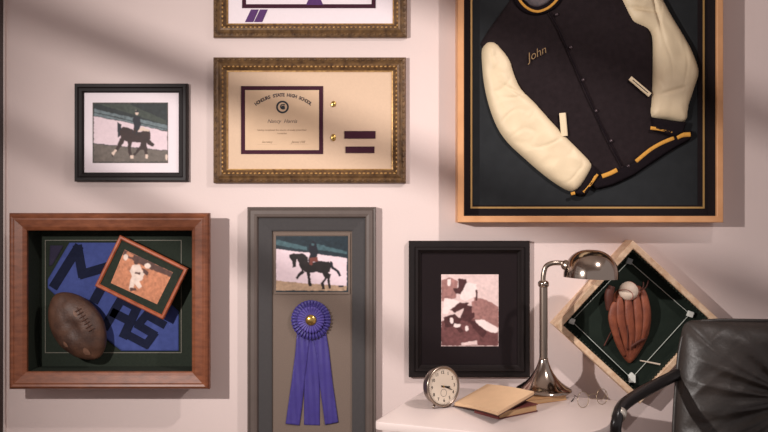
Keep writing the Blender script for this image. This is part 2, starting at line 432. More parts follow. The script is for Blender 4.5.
# --- black framed horse photograph, white mat
cx, cz, hw, hh = rect(74.5, 83.5, 187.5, 181.5, .018)
r = empty('picture_frame', (cx, 0, cz - hh), 'small black frame holding a horse and rider photograph in a wide white mat, upper left', 'picture frame')
bm = bmesh.new(); frame_ring(bm, cx, cz, hw, hh, [(0, .0), (0, .018), (.004, .028), (.012, .028), (.016, .024), (.024, .022), (.0285, .016), (.0285, 0)])
build('frame', bm, M_black, r)
bm = bmesh.new(); panel(bm, cx, cz, hw - .027, hh - .027, -.012, -.001); build('mat', bm, M_whitemat, r, label='white mat board')
A1 = mat('print_dark', (44, 52, 52), .6, rgb2=(26, 30, 32), scale=90); A2 = mat('print_rail', (104, 118, 122), .6, vary=.3, scale=70)
A3 = mat('print_boards', (226, 204, 210), .6, vary=.06, scale=50); A4 = mat('print_ground', (104, 94, 86), .6, vary=.25, scale=70)
A5 = mat('print_bay', (62, 34, 28), .6, rgb2=(28, 18, 18), scale=140); A6 = mat('print_coat', (28, 28, 38), .6); A7 = mat('print_pale', (220, 196, 180), .6)
A8 = mat('print_moss', (58, 66, 58), .6, vary=.3, scale=80)
L = [(A4, rc(28, 40, 494, 414)), (A1, rc(32, 44, 490, 410)), (A8, [(60, 50), (250, 48), (480, 150), (480, 180), (300, 120)]),
     (A2, [(36, 78), (180, 112), (490, 182), (490, 214), (380, 192), (180, 148), (36, 122)]),
     (A1, [(36, 98), (180, 130), (490, 204), (490, 208), (180, 136), (36, 103)]),
     (A3, [(36, 126), (200, 155), (490, 220), (490, 336), (36, 292)]), (A4, [(36, 296), (490, 340), (490, 406), (36, 406)]),
     (A6, [(180, 160), (208, 175), (202, 240), (185, 258)]),
     (A5, [(195, 215), (215, 188), (260, 200), (300, 225), (350, 212), (380, 215), (388, 250), (370, 276), (330, 286), (280, 286), (230, 276), (204, 260)]),
     (A5, [(340, 212), (378, 212), (388, 245), (384, 272), (412, 298), (402, 312), (366, 300), (348, 270)]),
     (A5, [(200, 256), (228, 274), (198, 322), (168, 352), (152, 378), (142, 368), (172, 320)]),
     (A5, [(244, 274), (272, 280), (264, 330), (278, 380), (262, 386), (246, 340)]),
     (A5, [(330, 278), (358, 282), (368, 340), (372, 382), (356, 386), (346, 336), (322, 332), (288, 370), (276, 364), (318, 310)]),
     (A7, [(146, 352), (168, 326), (178, 334), (156, 372)]), (A7, rc(262, 368, 282, 388)), (A7, rc(354, 360, 370, 386)),
     (A7, [(298, 196), (340, 190), (380, 208), (372, 217), (320, 214), (300, 226)]),
     (A6, [(282, 126), (318, 128), (328, 176), (318, 204), (292, 244), (274, 230), (284, 190), (276, 150)]), (A5, [(284, 200), (300, 210), (292, 246), (276, 240)]),
     (A7, ell(301, 102, 11, 15)), (A6, [(289, 98), (301, 84), (314, 98), (314, 101), (289, 101)]), (A7, ell(484, 378, 8, 20))]
art('print', L, .0125, r, (88, 96, 6.17), label='photograph of a rider on a trotting bay horse')

# --- gilt frames
def gilt(x0, y0, x1, y1, label, matm):
    cx, cz, hw, hh = rect(x0, y0, x1, y1, .022)
    r = empty('picture_frame', (cx, 0, cz - hh), label, 'picture frame', None)
    w_ = .0435
    bm = bmesh.new(); frame_ring(bm, cx, cz, hw, hh, [(0, 0), (0, .016), (.003, .021), (.010, .024), (.016, .020), (.022, .024), (.028, .026), (.034, .020), (.040, .014), (w_, .012), (w_, 0)])
    build('frame', bm, M_gilt, r)
    # carved beads along two bands
    for ins, rad, stp, dep, nm, m in ((.0085, .0050, .0165, .0225, 'outer_carving', M_gilt), (.030, .0046, .0135, .0235, 'inner_carving', M_giltb)):
        bm = bmesh.new(); a, b = hw - ins, hh - ins
        for (p, q) in (((-a, -b), (a, -b)), ((a, -b), (a, b)), ((a, b), (-a, b)), ((-a, b), (-a, -b))):
            Ln = math.hypot(q[0] - p[0], q[1] - p[1]); n = int(Ln / stp)
            for k in range(n):
                t = (k + .5) / n; x = p[0] + (q[0] - p[0]) * t; z = p[1] + (q[1] - p[1]) * t
                horiz = p[1] == q[1]
                M = Matrix.Translation((cx + x, -dep, cz + z)) @ Matrix.Diagonal((rad * (1.25 if horiz else .8), rad * .9, rad * (.8 if horiz else 1.25), 1))
                bmesh.ops.create_icosphere(bm, subdivisions=1, radius=1, matrix=M)
        build(nm, bm, m, r, smooth=True, label='gilded beaded carving')
    bm = bmesh.new(); panel(bm, cx, cz, hw - w_ + .002, hh - w_ + .002, -.009, -.001); build('mat', bm, matm, r)
    bm = bmesh.new(); frame_ring(bm, cx, cz, hw - w_ + .003, hh - w_ + .003, [(0, .009), (0, .0135), (.0045, .0125), (.0045, .009)]); build('fillet', bm, M_giltb, r, label='thin bright gold inner fillet')
    return r
r = gilt(213, 57, 406, 183, 'gilt carved frame with a school certificate, two gold pins and two dark bars on cream', M_cream)
# certificate
c1, c2, c3, c4 = rect(241, 86, 323, 154, .012)
bm = bmesh.new(); frame_ring(bm, c1, c2, c3, c4, [(0, .009), (0, .0115), (.0125, .0105), (.0125, .009)]); build('inner_mat', bm, M_plum, r, label='plum inner mat')
bm = bmesh.new(); panel(bm, c1, c2, c3 - .011, c4 - .011, -.0098, -.009); cert = build('certificate', bm, M_paper, r, label='printed certificate of cream parchment')
bm = bmesh.new()
hdr = 'HONOURS STATE HIGH SCHOOL'
n = len(hdr); cpx, cpy, R = 283.5, 141.0, 46.0
for i, ch in enumerate(hdr):
    if ch == ' ': continue
    a = math.radians(-36 + 72 * i / (n - 1)); p = P(cpx + R * math.sin(a), cpy - R * math.cos(a), .0101)
    text_into(bm, ch, .0140, face_mat(p, -a), .0001, bold=.0007)
build('heading_lettering', bm, M_ink, cert, label='arched heading in grey capitals')
bm = bmesh.new(); sp = P(282.5, 107, .0101)
lathe(bm, [(.0145, 0), (.0200, .0), (.0200, .0004), (.0145, .0004)], 32, face_mat(sp), cap=False)
text_into(bm, 'C', .024, face_mat(sp), .0002, bold=.0006)
lathe(bm, [(0, 0), (.006, 0), (.006, .0003), (0, .0003)], 20, face_mat(sp + Vector((.002, 0, -.001))), cap=False)
build('seal', bm, M_inkd, cert, label='round blue-grey seal with a letter C')
bm = bmesh.new(); text_into(bm, 'Nancy  Harris', .0165, face_mat(P(282, 121.3, .0101)), .0001, shear=.35); build('name_lettering', bm, M_ink, cert)
for nm_, tx, sz, px_, py_, sh_ in (('wording_line', 'having completed the course of study prescribed', .0078, 282, 130, 0), ('wording_line', 'is awarded', .0068, 282, 133.4, 0), ('signature', 'Secretary', .0085, 267, 142, .4), ('signature', 'James Hill', .0105, 298, 142, .4)):
    bm = bmesh.new(); text_into(bm, tx, sz, face_mat(P(px_, py_, .0101)), .0001, shear=sh_, bold=.0001); build(nm_, bm, M_inkl, cert)
for x0, x1 in ((257, 277), (289, 308)):
    bm = bmesh.new(); a = P(x0, 144.2, .0100); b = P(x1, 144.2, .0100); box(bm, a.x, b.x, -.0101, -.0098, a.z - .0003, a.z); build('signature_rule', bm, M_inkl, cert)
for py in (104, 137.5):
    p = P(333.5, py, .01)
    bm = bmesh.new(); M = Matrix.Translation(p) @ Matrix.Rotation(math.pi / 2, 4, 'X')
    lathe(bm, [(0, 0), (.0085, 0), (.0095, .002), (.008, .004), (.006, .0035), (.003, .006), (0, .0065)], 20, M @ Matrix.Diagonal((.8, 1.2 if py > 120 else 1.0, 1, 1)), cap=False)
    build('pin', bm, M_gold, r, smooth=True, label='small gold lapel pin')
for (a, b, c, d_) in ((344.5, 131, 375.5, 138.5), (345.5, 146.5, 374.5, 153)):
    q = rect(a, b, c, d_, .011); bm = bmesh.new(); panel(bm, *q, -.0115, -.009); build('bar_plaque', bm, M_plum, r, label='dark plum bar')

r = gilt(213, -92, 407, 37, 'gilt carved frame at the top edge, white mat, plum edged document, two purple stripes', M_whitemat)
c1, c2, c3, c4 = rect(242, -60, 375.5, 8, .012)
bm = bmesh.new(); frame_ring(bm, c1, c2, c3, c4, [(0, .009), (0, .0115), (.0125, .0105), (.0125, .009)]); build('inner_mat', bm, M_plum, r, label='plum inner mat')
bm = bmesh.new(); panel(bm, c1, c2, c3 - .011, c4 - .011, -.0098, -.009); build('document', bm, M_whitemat, r, label='white document')
bm = bmesh.new(); prism(bm, [(P(a, b, .011).x, P(a, b, .011).z) for a, b in ((306, -12), (322, -12), (320, -2), (323, 5), (306, 5), (309, -2))], -.0115, -.0095)
build('document_ribbon', bm, M_purple, r, label='purple ribbon end at the foot of the document')
for dx in (0, 9):
    bm = bmesh.new(); prism(bm, [(P(a + dx, b, .011).x, P(a + dx, b, .011).z) for a, b in ((251, 9.5), (258.5, 9.5), (253, 22), (245, 22))], -.0115, -.009)
    build('slanted_stripe', bm, M_purple, r, label='slanted purple stripe')

# --- black frame with sepia football photograph
cx, cz, hw, hh = rect(409, 241, 530.5, 378, .03)
r = empty('picture_frame', (cx, 0, cz - hh), 'black frame with wide black mat around a sepia football photograph', 'picture frame')
bm = bmesh.new(); frame_ring(bm, cx, cz, hw, hh, [(0, 0), (0, .018), (.004, .022), (.018, .022), (.021, .030), (.028, .030), (.034, .022), (.038, .018), (.038, 0)]); build('frame', bm, M_black, r)
bm = bmesh.new(); panel(bm, cx, cz, hw - .036, hh - .036, -.014, -.001); build('mat', bm, M_blackmat, r, label='black mat board')
s1 = mat('sepia_light', (224, 198, 194), .6, vary=.12, scale=60); s2 = mat('sepia_mid', (172, 128, 122), .6, rgb2=(138, 96, 92), scale=60)
s3 = mat('sepia_dark', (92, 54, 54), .6, rgb2=(56, 32, 34), scale=70); s4 = mat('sepia_white', (240, 220, 216), .6, vary=.08, scale=80); s5 = mat('sepia_grass', (128, 84, 82), .6, rgb2=(84, 48, 50), scale=90)
L = [(s1, rc(30, 45, 305, 390)), (s2, [(30, 75), (70, 60), (110, 78), (100, 160), (30, 175)]), (s1, [(200, 60), (305, 60), (305, 200), (200, 150)]),
     (s2, [(190, 155), (240, 165), (305, 200), (305, 300), (180, 260)]), (s5, [(30, 270), (130, 250), (200, 262), (305, 320), (305, 388), (30, 388)]),
     (s3, [(112, 66), (150, 68), (155, 90), (140, 120), (122, 142), (100, 135), (84, 112), (112, 108)]), (s4, [(152, 84), (200, 92), (198, 150), (150, 172), (118, 160), (128, 130)]),
     (s4, [(45, 160), (90, 165), (120, 178), (90, 205), (60, 235), (35, 235)]), (s3, [(70, 215), (120, 180), (165, 180), (150, 200), (95, 230)]),
     (s3, [(145, 190), (185, 200), (190, 250), (165, 275), (120, 262)]), (s2, [(175, 175), (205, 170), (200, 220), (178, 230)]), (s3, rc(195, 120, 203, 170)),
     (s3, [(40, 250), (95, 235), (125, 262), (115, 290), (140, 320), (120, 325), (95, 295), (50, 300)]), (s4, ell(80, 268, 9, 14)), (s4, [(95, 280), (125, 285), (118, 300), (90, 295)]),
     (s4, [(190, 262), (230, 262), (300, 300), (300, 325), (262, 322), (205, 290)]), (s3, [(160, 265), (190, 270), (250, 320), (230, 350), (190, 310)]),
     (s4, ell(152, 305, 8, 12)), (s1, [(125, 375), (200, 362), (205, 382), (130, 386)]), (s4, [(60, 70), (75, 66), (75, 100), (62, 102)])]
art('print', L, .0145, r, (435, 265, 4.8), label='sepia photograph of football players')

# --- taupe frame with horse photo (rosette hangs in it)
cx, cz, hw, hh = rect(247, 207, 376, 470, .035)
r = empty('shadow_box', (cx, 0, cz - hh), 'tall taupe shadow box frame with a horse photograph above a purple ribbon', 'shadow box')
bm = bmesh.new(); frame_ring(bm, cx, cz, hw, hh, [(0, 0), (0, .028), (.002, .032), (.008, .030), (.011, .035), (.022, .035), (.030, .033), (.034, .026), (.034, 0)]); build('frame', bm, M_taupe, r)
bm = bmesh.new(); frame_ring(bm, cx, cz, hw - .033, hh - .033, [(0, .002), (0, .024), (.038, .018), (.0425, .016), (.0425, .002)]); build('fillet', bm, M_slate, r, label='wide slate grey inner fillet')
bm = bmesh.new(); panel(bm, cx, cz, hw - .072, hh - .072, -.010, -.001); build('backing', bm, M_taupef, r, label='taupe fabric backing')
c1, c2, c3, c4 = rect(274, 233.5, 350, 294, .013)
bm = bmesh.new(); frame_ring(bm, c1, c2, c3, c4, [(0, .010), (0, .0135), (.006, .0125), (.006, .010)]); build('photo_border', bm, M_taupef, r)
b1 = mat('print_teal', (40, 58, 66), .6, rgb2=(22, 26, 34), scale=70); b2 = mat('print_teal_rail', (66, 92, 98), .6, vary=.3, scale=70); b3 = mat('print_sand', (196, 168, 140), .6, rgb2=(160, 128, 104), scale=60)
b4 = mat('print_dark_horse', (40, 30, 28), .6, rgb2=(22, 18, 20), scale=120)
L = [(b1, rc(20, 40, 498, 406)), (b1, rc(26, 46, 490, 400)), (b2, [(26, 62), (130, 88), (230, 110), (230, 135), (130, 118), (26, 96)]), (b2, [(290, 90), (490, 140), (490, 158), (300, 128)]),
     (A3, [(26, 124), (240, 150), (490, 184), (490, 372), (26, 338)]), (b3, [(26, 330), (250, 352), (490, 366), (490, 398), (26, 396)]),
     (b4, [(114, 162), (150, 152), (162, 180), (156, 242), (136, 246), (130, 202), (116, 186)]), (b4, [(148, 155), (200, 152), (236, 176), (232, 232), (196, 266), (178, 230), (160, 182)]),
     (b4, [(198, 188), (250, 216), (310, 204), (370, 204), (390, 226), (382, 272), (346, 286), (290, 276), (230, 282), (198, 262)]),
     (A6, [(378, 202), (396, 208), (402, 238), (440, 268), (454, 300), (438, 306), (424, 276), (388, 252)]),
     (b4, [(198, 262), (218, 276), (182, 302), (162, 324), (154, 312), (178, 280)]), (b4, [(224, 274), (250, 280), (252, 330), (262, 368), (240, 368), (234, 325)]),
     (b4, [(328, 274), (368, 280), (364, 312), (338, 346), (348, 388), (326, 388), (320, 346), (344, 314)]), (b4, [(358, 274), (386, 290), (376, 320), (388, 382), (372, 386), (362, 330)]),
     (A6, [(250, 88), (284, 82), (300, 130), (296, 176), (306, 212), (286, 216), (276, 198), (246, 214), (234, 200), (250, 160), (240, 130)]),
     (mat('print_brown_saddle', (112, 58, 50), .6), [(244, 182), (300, 178), (304, 206), (268, 208), (262, 232), (246, 226)]), (b2, ell(268, 90, 11, 14)), (A6, [(256, 84), (268, 70), (281, 84), (281, 88), (256, 88)]),
     (A6, rc(435, 362, 470, 374))]
art('print', L, .0125, r, (272, 230, 6.55), label='photograph of a rider on a dark horse facing left')

# rosette ribbon
rc_ = P(311, 320, .022)
r = empty('ribbon_rosette', (rc_.x, -.010, P(311, 425, .012).z), 'royal purple award rosette with three satin tails in the tall taupe frame', 'award ribbon')
def tail(pts, d0):
    bm = bmesh.new(); pl = pxpoly(pts, d0)
    puffy(bm, pl, d0, .0006, .002, .0028, lambda x, z, dd, t: .0009 * (1 + math.sin(x * 330 + z * 18)) + .0006 * (1 + math.sin(z * 46 + x * 30)))
    build('tail', bm, M_rib, r)
tail([(304, 330), (320, 330), (320, 425.5), (304, 425)], .0104)
tail([(297, 332), (311, 332), (305, 378), (302, 408), (299.5, 425.5), (285.5, 424), (291, 385), (295, 355)], .0132)
tail([(312, 332), (326, 332), (329, 350), (333, 385), (338.5, 422.5), (325, 425), (321, 395), (317, 360)], .0132)
def ruffle(r0, r1, n, d0, amp, nm, m):
    bm = bmesh.new(); N = n * 6; rings = []
    for j in range(5):
        t = j / 4; rr = r0 + (r1 - r0) * t; ring = []
        for k in range(N):
            a = 2 * math.pi * k / N; ph = a * n
            dd = d0 + amp * t * (0.5 + .5 * math.sin(ph)) + .003 * (1 - t)
            rk = rr * (1 + .02 * t * math.sin(ph * 1.0 + .7))
            ring.append(bm.verts.new((rc_.x + rk * math.cos(a + .04 * t * math.sin(ph)), -dd, rc_.z + rk * math.sin(a + .04 * t * math.sin(ph)))))
        rings.append(ring)
    for a, b in zip(rings[:-1], rings[1:]):
        for k in range(N): bm.faces.new((a[k], a[(k + 1) % N], b[(k + 1) % N], b[k]))
    o = build(nm, bm, m, r, smooth=True)
    s = o.modifiers.new('thick', 'SOLIDIFY'); s.thickness = .0006
ruffle(.018, .0615, 34, .0155, .0075, 'outer_pleats', M_rib)
ruffle(.012, .042, 26, .0215, .006, 'inner_pleats', M_ribd)
bm = bmesh.new(); lathe(bm, [(.0175, 0), (.0175, .006), (.016, .009), (.011, .012), (.005, .0135), (0, .014)], 32, Matrix.Translation((rc_.x, -.0215, rc_.z)) @ Matrix.Rotation(math.pi / 2, 4, 'X')); build('button', bm, M_gold, r, smooth=True, label='domed gold button')

# ------------------------------------------------------------------ cherry shadow box with banner, football and small photograph
DEP = .115
cx, cz, hw, hh = rect(8.5, 213, 209, 389.5, DEP - .006)
r = empty('shadow_box', (cx, 0, cz - hh), 'deep cherry wood shadow box holding a blue banner, a football and a small photograph', 'shadow box')
wd = .053
bm = bmesh.new(); frame_ring(bm, cx, cz, hw, hh, [(.030, 0), (.030, DEP - .030), (0, DEP - .030), (0, DEP - .012), (.004, DEP - .004), (.010, DEP), (.016, DEP - .002), (.020, DEP - .001), (.042, DEP - .006), (.050, DEP - .010), (wd, DEP - .012), (wd, DEP - .022), (.040, DEP - .022), (.040, 0)])
build('frame', bm, M_cherry, r)
bm = bmesh.new(); frame_ring(bm, cx, cz, hw - .0405, hh - .0405, [(0, .002), (0, DEP - .023), (.0115, DEP - .023), (.0115, .002)]); build('side_lining', bm, M_greenm, r, label='dark green lining')
bm = bmesh.new(); panel(bm, cx, cz, hw - .0405, hh - .0405, -.008, -.001); build('backing', bm, M_greenm, r, label='dark green backing board')
c1, c2, c3, c4 = rect(45, 240, 181.5, 353, .009)
bm = bmesh.new(); frame_ring(bm, c1, c2, c3, c4, [(0, .008), (0, .0092), (.0018, .0092), (.0018, .008)]); build('pinstripe', bm, M_greyl, r, label='thin grey line around the backing')
# banner
def zz(pts): return [(u / 2.159, 200 + v / 2.159) for u, v in pts]
bn = empty('felt_banner', (P(90, 352, .01).x, -.0095, P(90, 352, .01).z), 'blue felt banner with dark letters behind the football in the cherry box', 'banner')
bm = bmesh.new(); puffy(bm, pxpoly(zz([(103, 190), (103, 172), (150, 92), (262, 92), (300, 160), (386, 240), (386, 326), (262, 326), (215, 290), (150, 235)]), .0094), .0094, .0016, .002, .004); build('felt', bm, M_blue, bn)
def letter(strokes, wd_):
    bm = bmesh.new()
    for q in strokes:
        for k, s in enumerate(stroke(q, wd_)):
            prism(bm, [(P(a, b, .0115).x, P(a, b, .0115).z) for a, b in zz(s)], -.0128 - .0001 * k, -.0108)
    return bm
build('letter', letter([[(118, 184), (168, 104), (178, 160), (246, 140), (205, 215)]], 20), M_navy, bn, label='dark letter M')
build('letter', letter([[(228, 272), (262, 214), (296, 232), (268, 292)], [(246, 244), (282, 262)]], 19), M_navy, bn, label='dark letter A')
build('letter', letter([[(352, 268), (316, 248), (298, 270), (332, 290), (316, 312), (278, 292)]], 17), M_navy, bn, label='dark letter S')
bm = bmesh.new(); puffy(bm, pxpoly(zz([(108, 98), (138, 98), (112, 142), (106, 142)]), .0094), .0094, .0012, .002, .004); build('corner_patch', bm, mat('dark_plum_felt', (46, 40, 62), .95), bn, label='dark plum corner patch')
# football
fc = P(77.5, 326, .058)
fa = math.radians(-56)
r2 = empty('football', (fc.x, fc.y, fc.z - .1), 'old brown leather football leaning in the lower left of the cherry box', 'football')
def fbm():
    bm = bmesh.new(); a_, b_, c_ = .120, .078, .046; NU, NV = 56, 40; rings = []
    for i in range(NU + 1):
        t = -1 + 2 * i / NU; rr = max(0, 1 - abs(t) ** 2.0) ** .62; ring = []
        for k in range(NV):
            an = 2 * math.pi * k / NV; u = a_ * t; v = b_ * rr * math.cos(an); y = -c_ * rr * math.sin(an)
            if math.sin(an) > 0:   # soft, half-deflated dent and creases on the visible side
                y += .010 * math.exp(-((u - .0) / .035) ** 2 - ((v + .004) / .022) ** 2)
                y += .003 * noise.noise(Vector((u * 38, v * 38, 3)))
            seam = .0022 * math.exp(-((math.sin(an * 2)) / .09) ** 2) * (rr > .1)
            v *= 1 - seam / b_; y *= 1 - seam / c_
            ring.append((u, y, v))
        rings.append(ring)
    V = []
    c, s = math.cos(fa), math.sin(fa)
    for ring in rings:
        V.append([bm.verts.new((fc.x + u * c - v * s, fc.y + y, fc.z + u * s + v * c)) for u, y, v in ring])
    for A, B in zip(V[:-1], V[1:]):
        for k in range(NV): bm.faces.new((A[k], A[(k + 1) % NV], B[(k + 1) % NV], B[k]))
    bmesh.ops.remove_doubles(bm, verts=bm.verts, dist=1e-5)
    return bm
build('bladder', fbm(), M_ball, r2, smooth=True)
def fb(u, v, y):
    c, s = math.cos(fa), math.sin(fa); return Vector((fc.x + u * c - v * s, fc.y - y, fc.z + u * s + v * c))
bm = bmesh.new()
tube(bm, [fb(-.045 + .09 * k / 8, .044, .0405 - abs(k - 4) * .001) for k in range(9)], .0012, 6)
for k in range(7):
    u = -.036 + .012 * k; tube(bm, [fb(u, .034, .0435), fb(u, .044, .0425), fb(u, .053, .037)], .0013, 6)
build('laces', bm, M_lace, r2)
def spt(u, v): return .046 * math.sqrt(max(0, 1 - (u / .120) ** 2)) ** 1.1 * math.sqrt(max(0, 1 - (v / .078) ** 2 / max(.05, (1 - (u / .120) ** 2) ** 1.24)))
for (u, v, a, b) in ((.084, -.010, .013, .009), (-.03, .030, .012, .005), (.03, -.050, .010, .006)):
    bm = bmesh.new(); cen = bm.verts.new(fb(u, v, spt(u, v) + .0012)); rg = []
    for k in range(14):
        t = 2 * math.pi * k / 14; uu = u + a * math.cos(t) * (1 + .2 * math.sin(3 * t)); vv = v + b * math.sin(t); rg.append(bm.verts.new(fb(uu, vv, spt(uu, vv) + .0003)))
    for k in range(14): bm.faces.new((cen, rg[k], rg[(k + 1) % 14]))
    build('scuff_patch', bm, M_ballw, r2, label='pale worn scuff in the leather')
# small baseball photograph in an orange-brown frame
dpf = .070
q = [P(119.8, 235.1, dpf), P(188.4, 268.9, dpf), P(161.8, 320.7, dpf), P(94.8, 284.8, dpf)]
cc = sum(q, Vector()) / 4; ang = -math.atan2(33.8, 68.6); fw = ((q[1] - q[0]).length + (q[2] - q[3]).length) / 4; fh = ((q[3] - q[0]).length + (q[2] - q[1]).length) / 4
r3 = empty('small_picture_frame', (cc.x, -.02, cc.z - .09), 'small tilted orange-brown frame with a baseball player photograph, inside the cherry box', 'picture frame')
bm = bmesh.new(); frame_ring(bm, cc.x, cc.z, fw, fh, [(0, dpf - .016), (0, dpf - .003), (.003, dpf), (.008, dpf), (.0115, dpf - .004), (.0115, dpf - .016)], ang); build('frame', bm, M_orange, r3)
bm = bmesh.new(); panel(bm, cc.x, cc.z, fw - .009, fh - .009, -(dpf - .007), -(dpf - .014), ang); build('mat', bm, M_greenm, r3, label='dark green mat')
bm = bmesh.new(); panel(bm, cc.x + .01, cc.z, .02, .04, -(dpf - .014), -.0135, ang); build('easel_stand', bm, M_blackmat, r3)
p1 = mat('print_infield', (206, 140, 104), .6, rgb2=(172, 104, 72), scale=60); p2 = mat('print_dugout', (84, 54, 46), .6, vary=.3, scale=80); p3 = mat('print_uniform', (226, 204, 190), .6, vary=.15, scale=160)
L = [(p1, [(130, 92), (312, 178), (252, 298), (78, 218)]), (p2, [(130, 92), (312, 178), (304, 196), (212, 160), (122, 112)]), (p1, [(140, 100), (165, 112), (160, 122), (134, 112)]),
     (p3, [(160, 150), (186, 148), (196, 170), (206, 186), (196, 206), (186, 212), (196, 232), (184, 240), (168, 220), (162, 240), (148, 244), (150, 214), (158, 190), (150, 172)]),
     (p3, ell(216, 154, 12, 10)), (p3, ell(134, 122, 9, 12)), (p2, ell(173, 140, 9, 9)), (p2, [(150, 236), (172, 236), (176, 246), (150, 250)]), (p2, [(170, 176), (190, 178), (188, 186), (168, 184)]), (p2, [(196, 160), (222, 178), (216, 190), (200, 180)])]
art('print', L, dpf - .0066, r3, (90, 225, 3.76), label='photograph of a baseball player in white')

# ------------------------------------------------------------------ jacket shadow box
DJ = .075
cx, cz, hw, hh = rect(457.5, -120, 723.5, 222.5, DJ)
r = empty('shadow_box', (cx, 0, cz - hh), 'large honey wood shadow box holding a black and cream varsity jacket', 'shadow box')
bm = bmesh.new(); frame_ring(bm, cx, cz, hw, hh, [(0, 0), (0, DJ - .002), (.002, DJ), (.018, DJ), (.020, DJ - .002), (.020, DJ - .012), (.014, DJ - .012), (.014, 0)]); build('frame', bm, M_maple, r)
bm = bmesh.new(); frame_ring(bm, cx, cz, hw - .0145, hh - .0145, [(0, .002), (0, DJ - .013), (.008, DJ - .013), (.010, .012), (.040, .012), (.040, .002)]); build('inner_mat', bm, M_blackmat, r, label='black mat border')
bm = bmesh.new(); panel(bm, cx, cz, hw - .0146, hh - .0146, -.008, -.001); build('backing', bm, M_navyb, r, label='blue-black backing')
c1, c2, c3, c4 = rect(470.5, -106, 704.5, 208.5, .0125)
bm = bmesh.new(); frame_ring(bm, c1, c2, c3, c4, [(0, .008), (0, .0135), (.0055, .0135), (.0055, .008)]); build('gold_fillet', bm, M_goldl, r, label='thin gold line')
# jacket
jb = .0085
jk = empty('varsity_jacket', (P(590, 195, jb).x, -jb, P(590, 195, jb).z), 'black wool varsity jacket with cream leather sleeves mounted in the honey wood box', 'jacket')
def folds(sc, amp, seed, fx=1, fz=1):
    def f(x, z, dd, t):
        n = noise.noise(Vector((x * sc * fx, z * sc * fz, seed))); n2 = noise.noise(Vector((x * sc * 2.3 * fx, z * sc * 2.3 * fz, seed + 5)))
        return t * amp * (0.6 * n + .4 * (1 - abs(n2) * 2))
    return f
body = [(519, -16), (510, 0), (500, 14), (489, 29), (480, 44), (484, 52), (496, 52), (506, 62), (516, 84), (524, 96), (540, 112), (560, 134), (578, 153), (590, 165), (584, 180), (590, 182), (606, 178), (624, 171), (650, 152), (672, 139), (676, 128), (652, 120), (653, 60), (650, 30), (660, 0), (650, -25), (610, -38), (560, -34), (535, -36)]
bm = bmesh.new(); puffy(bm, pxpoly(body, jb), jb, .011, .020, .0045, folds(9, .003, 1)); build('body', bm, M_wool, jk)
band = [(587, 186), (582, 196), (574, 196), (600, 192), (618, 185), (633, 179), (652, 164), (672, 152), (690, 141), (692, 131), (684, 131), (668, 137), (648, 148), (632, 163), (618, 170), (600, 176)]
bm = bmesh.new(); puffy(bm, pxpoly([(586, 184), (596, 190), (612, 186), (633, 176), (652, 163), (672, 150), (690, 140), (692, 131), (680, 130), (662, 138), (646, 148), (630, 163), (612, 171), (598, 175)], jb), jb, .019, .010, .004, folds(40, .0012, 4)); build('waistband', bm, M_knit, jk, label='black ribbed waistband')
slL = smooth_poly([(482, 49), (487, 42.5), (495, 43), (503, 51), (510, 61), (514, 74), (521, 89), (534, 102), (550, 120), (566, 137), (581, 152), (591, 164), (588, 175), (577, 190), (569, 191), (556, 184), (540, 172), (524, 158), (508, 143), (497, 127), (489, 106), (484, 84), (482, 64)], 3)
def fL(x, z, dd, t):
    a = P(484, 60, 0); u = (x - a.x) * .6 - (z - a.z) * .8; v = (x - a.x) * .8 + (z - a.z) * .6
    g = .0035 * math.sin(v * 120 + 6 * u) * math.exp(-((u) / .09) ** 2)                        # gathers at the shoulder
    g -= .008 * math.exp(-((z - P(0, 96, 0).z + .5 * (x - P(520, 0, 0).x)) / .006) ** 2) * math.exp(-((x - P(516, 0, 0).x) / .035) ** 2)
    g -= .006 * math.exp(-(((x - P(556, 0, 0).x) + .9 * (z - P(0, 128, 0).z)) / .007) ** 2) * math.exp(-((z - P(0, 134, 0).z) / .03) ** 2)
    return t * (g + .005 * noise.noise(Vector((x * 22, z * 22, 2))) - .006 * max(0, .35 - abs(noise.noise(Vector((x * 11 + z * 5, z * 16 - x * 7, 4)))) * 2))
bm = bmesh.new(); puffy(bm, pxpoly(slL, jb), jb, .032, .035, .0035, fL); build('sleeve', bm, M_sleeve, jk, label='cream leather sleeve')
slR = smooth_poly([(618, -8), (630, -22), (652, -18), (662, 0), (672, 18), (683, 36), (692, 53), (698, 72), (694, 88), (688, 106), (684.5, 122), (668, 120), (650, 117), (651, 95), (652, 60), (652, 36), (644, 29), (632, 23), (626, 12)], 3)
def fR(x, z, dd, t):
    g = -.010 * math.exp(-((z - P(0, 12, 0).z + .15 * (x - P(640, 0, 0).x)) / .006) ** 2) * math.exp(-((x - P(634, 0, 0).x) / .05) ** 2)
    g -= .009 * math.exp(-((x - P(657, 0, 0).x + .25 * (z - P(0, 30, 0).z)) / .005) ** 2) * math.exp(-((z - P(0, 12, 0).z) / .08) ** 2)
    g -= .005 * math.exp(-((z - P(0, 92, 0).z - .3 * (x - P(670, 0, 0).x)) / .006) ** 2) * math.exp(-((x - P(668, 0, 0).x) / .04) ** 2)
    return t * (g + .005 * noise.noise(Vector((x * 22, z * 22, 8))) - .006 * max(0, .35 - abs(noise.noise(Vector((x * 16, z * 7, 14)))) * 2))
bm = bmesh.new(); puffy(bm, pxpoly(slR, jb), jb, .032, .035, .0035, fR); build('sleeve', bm, M_sleeve, jk, label='cream leather sleeve')
bm = bmesh.new(); puffy(bm, pxpoly([(591, 164), (597, 170), (600, 174), (586, 195), (580, 197), (570, 193), (577, 189)], jb), jb, .028, .012, .003, folds(50, .001, 3)); build('cuff', bm, M_knit, jk, label='black ribbed cuff')
bm = bmesh.new(); puffy(bm, pxpoly([(649.5, 117), (668, 120), (685.5, 122), (682, 134), (673, 139), (650, 132)], jb), jb, .028, .012, .003, folds(50, .001, 3)); build('cuff', bm, M_knit, jk, label='black ribbed cuff')
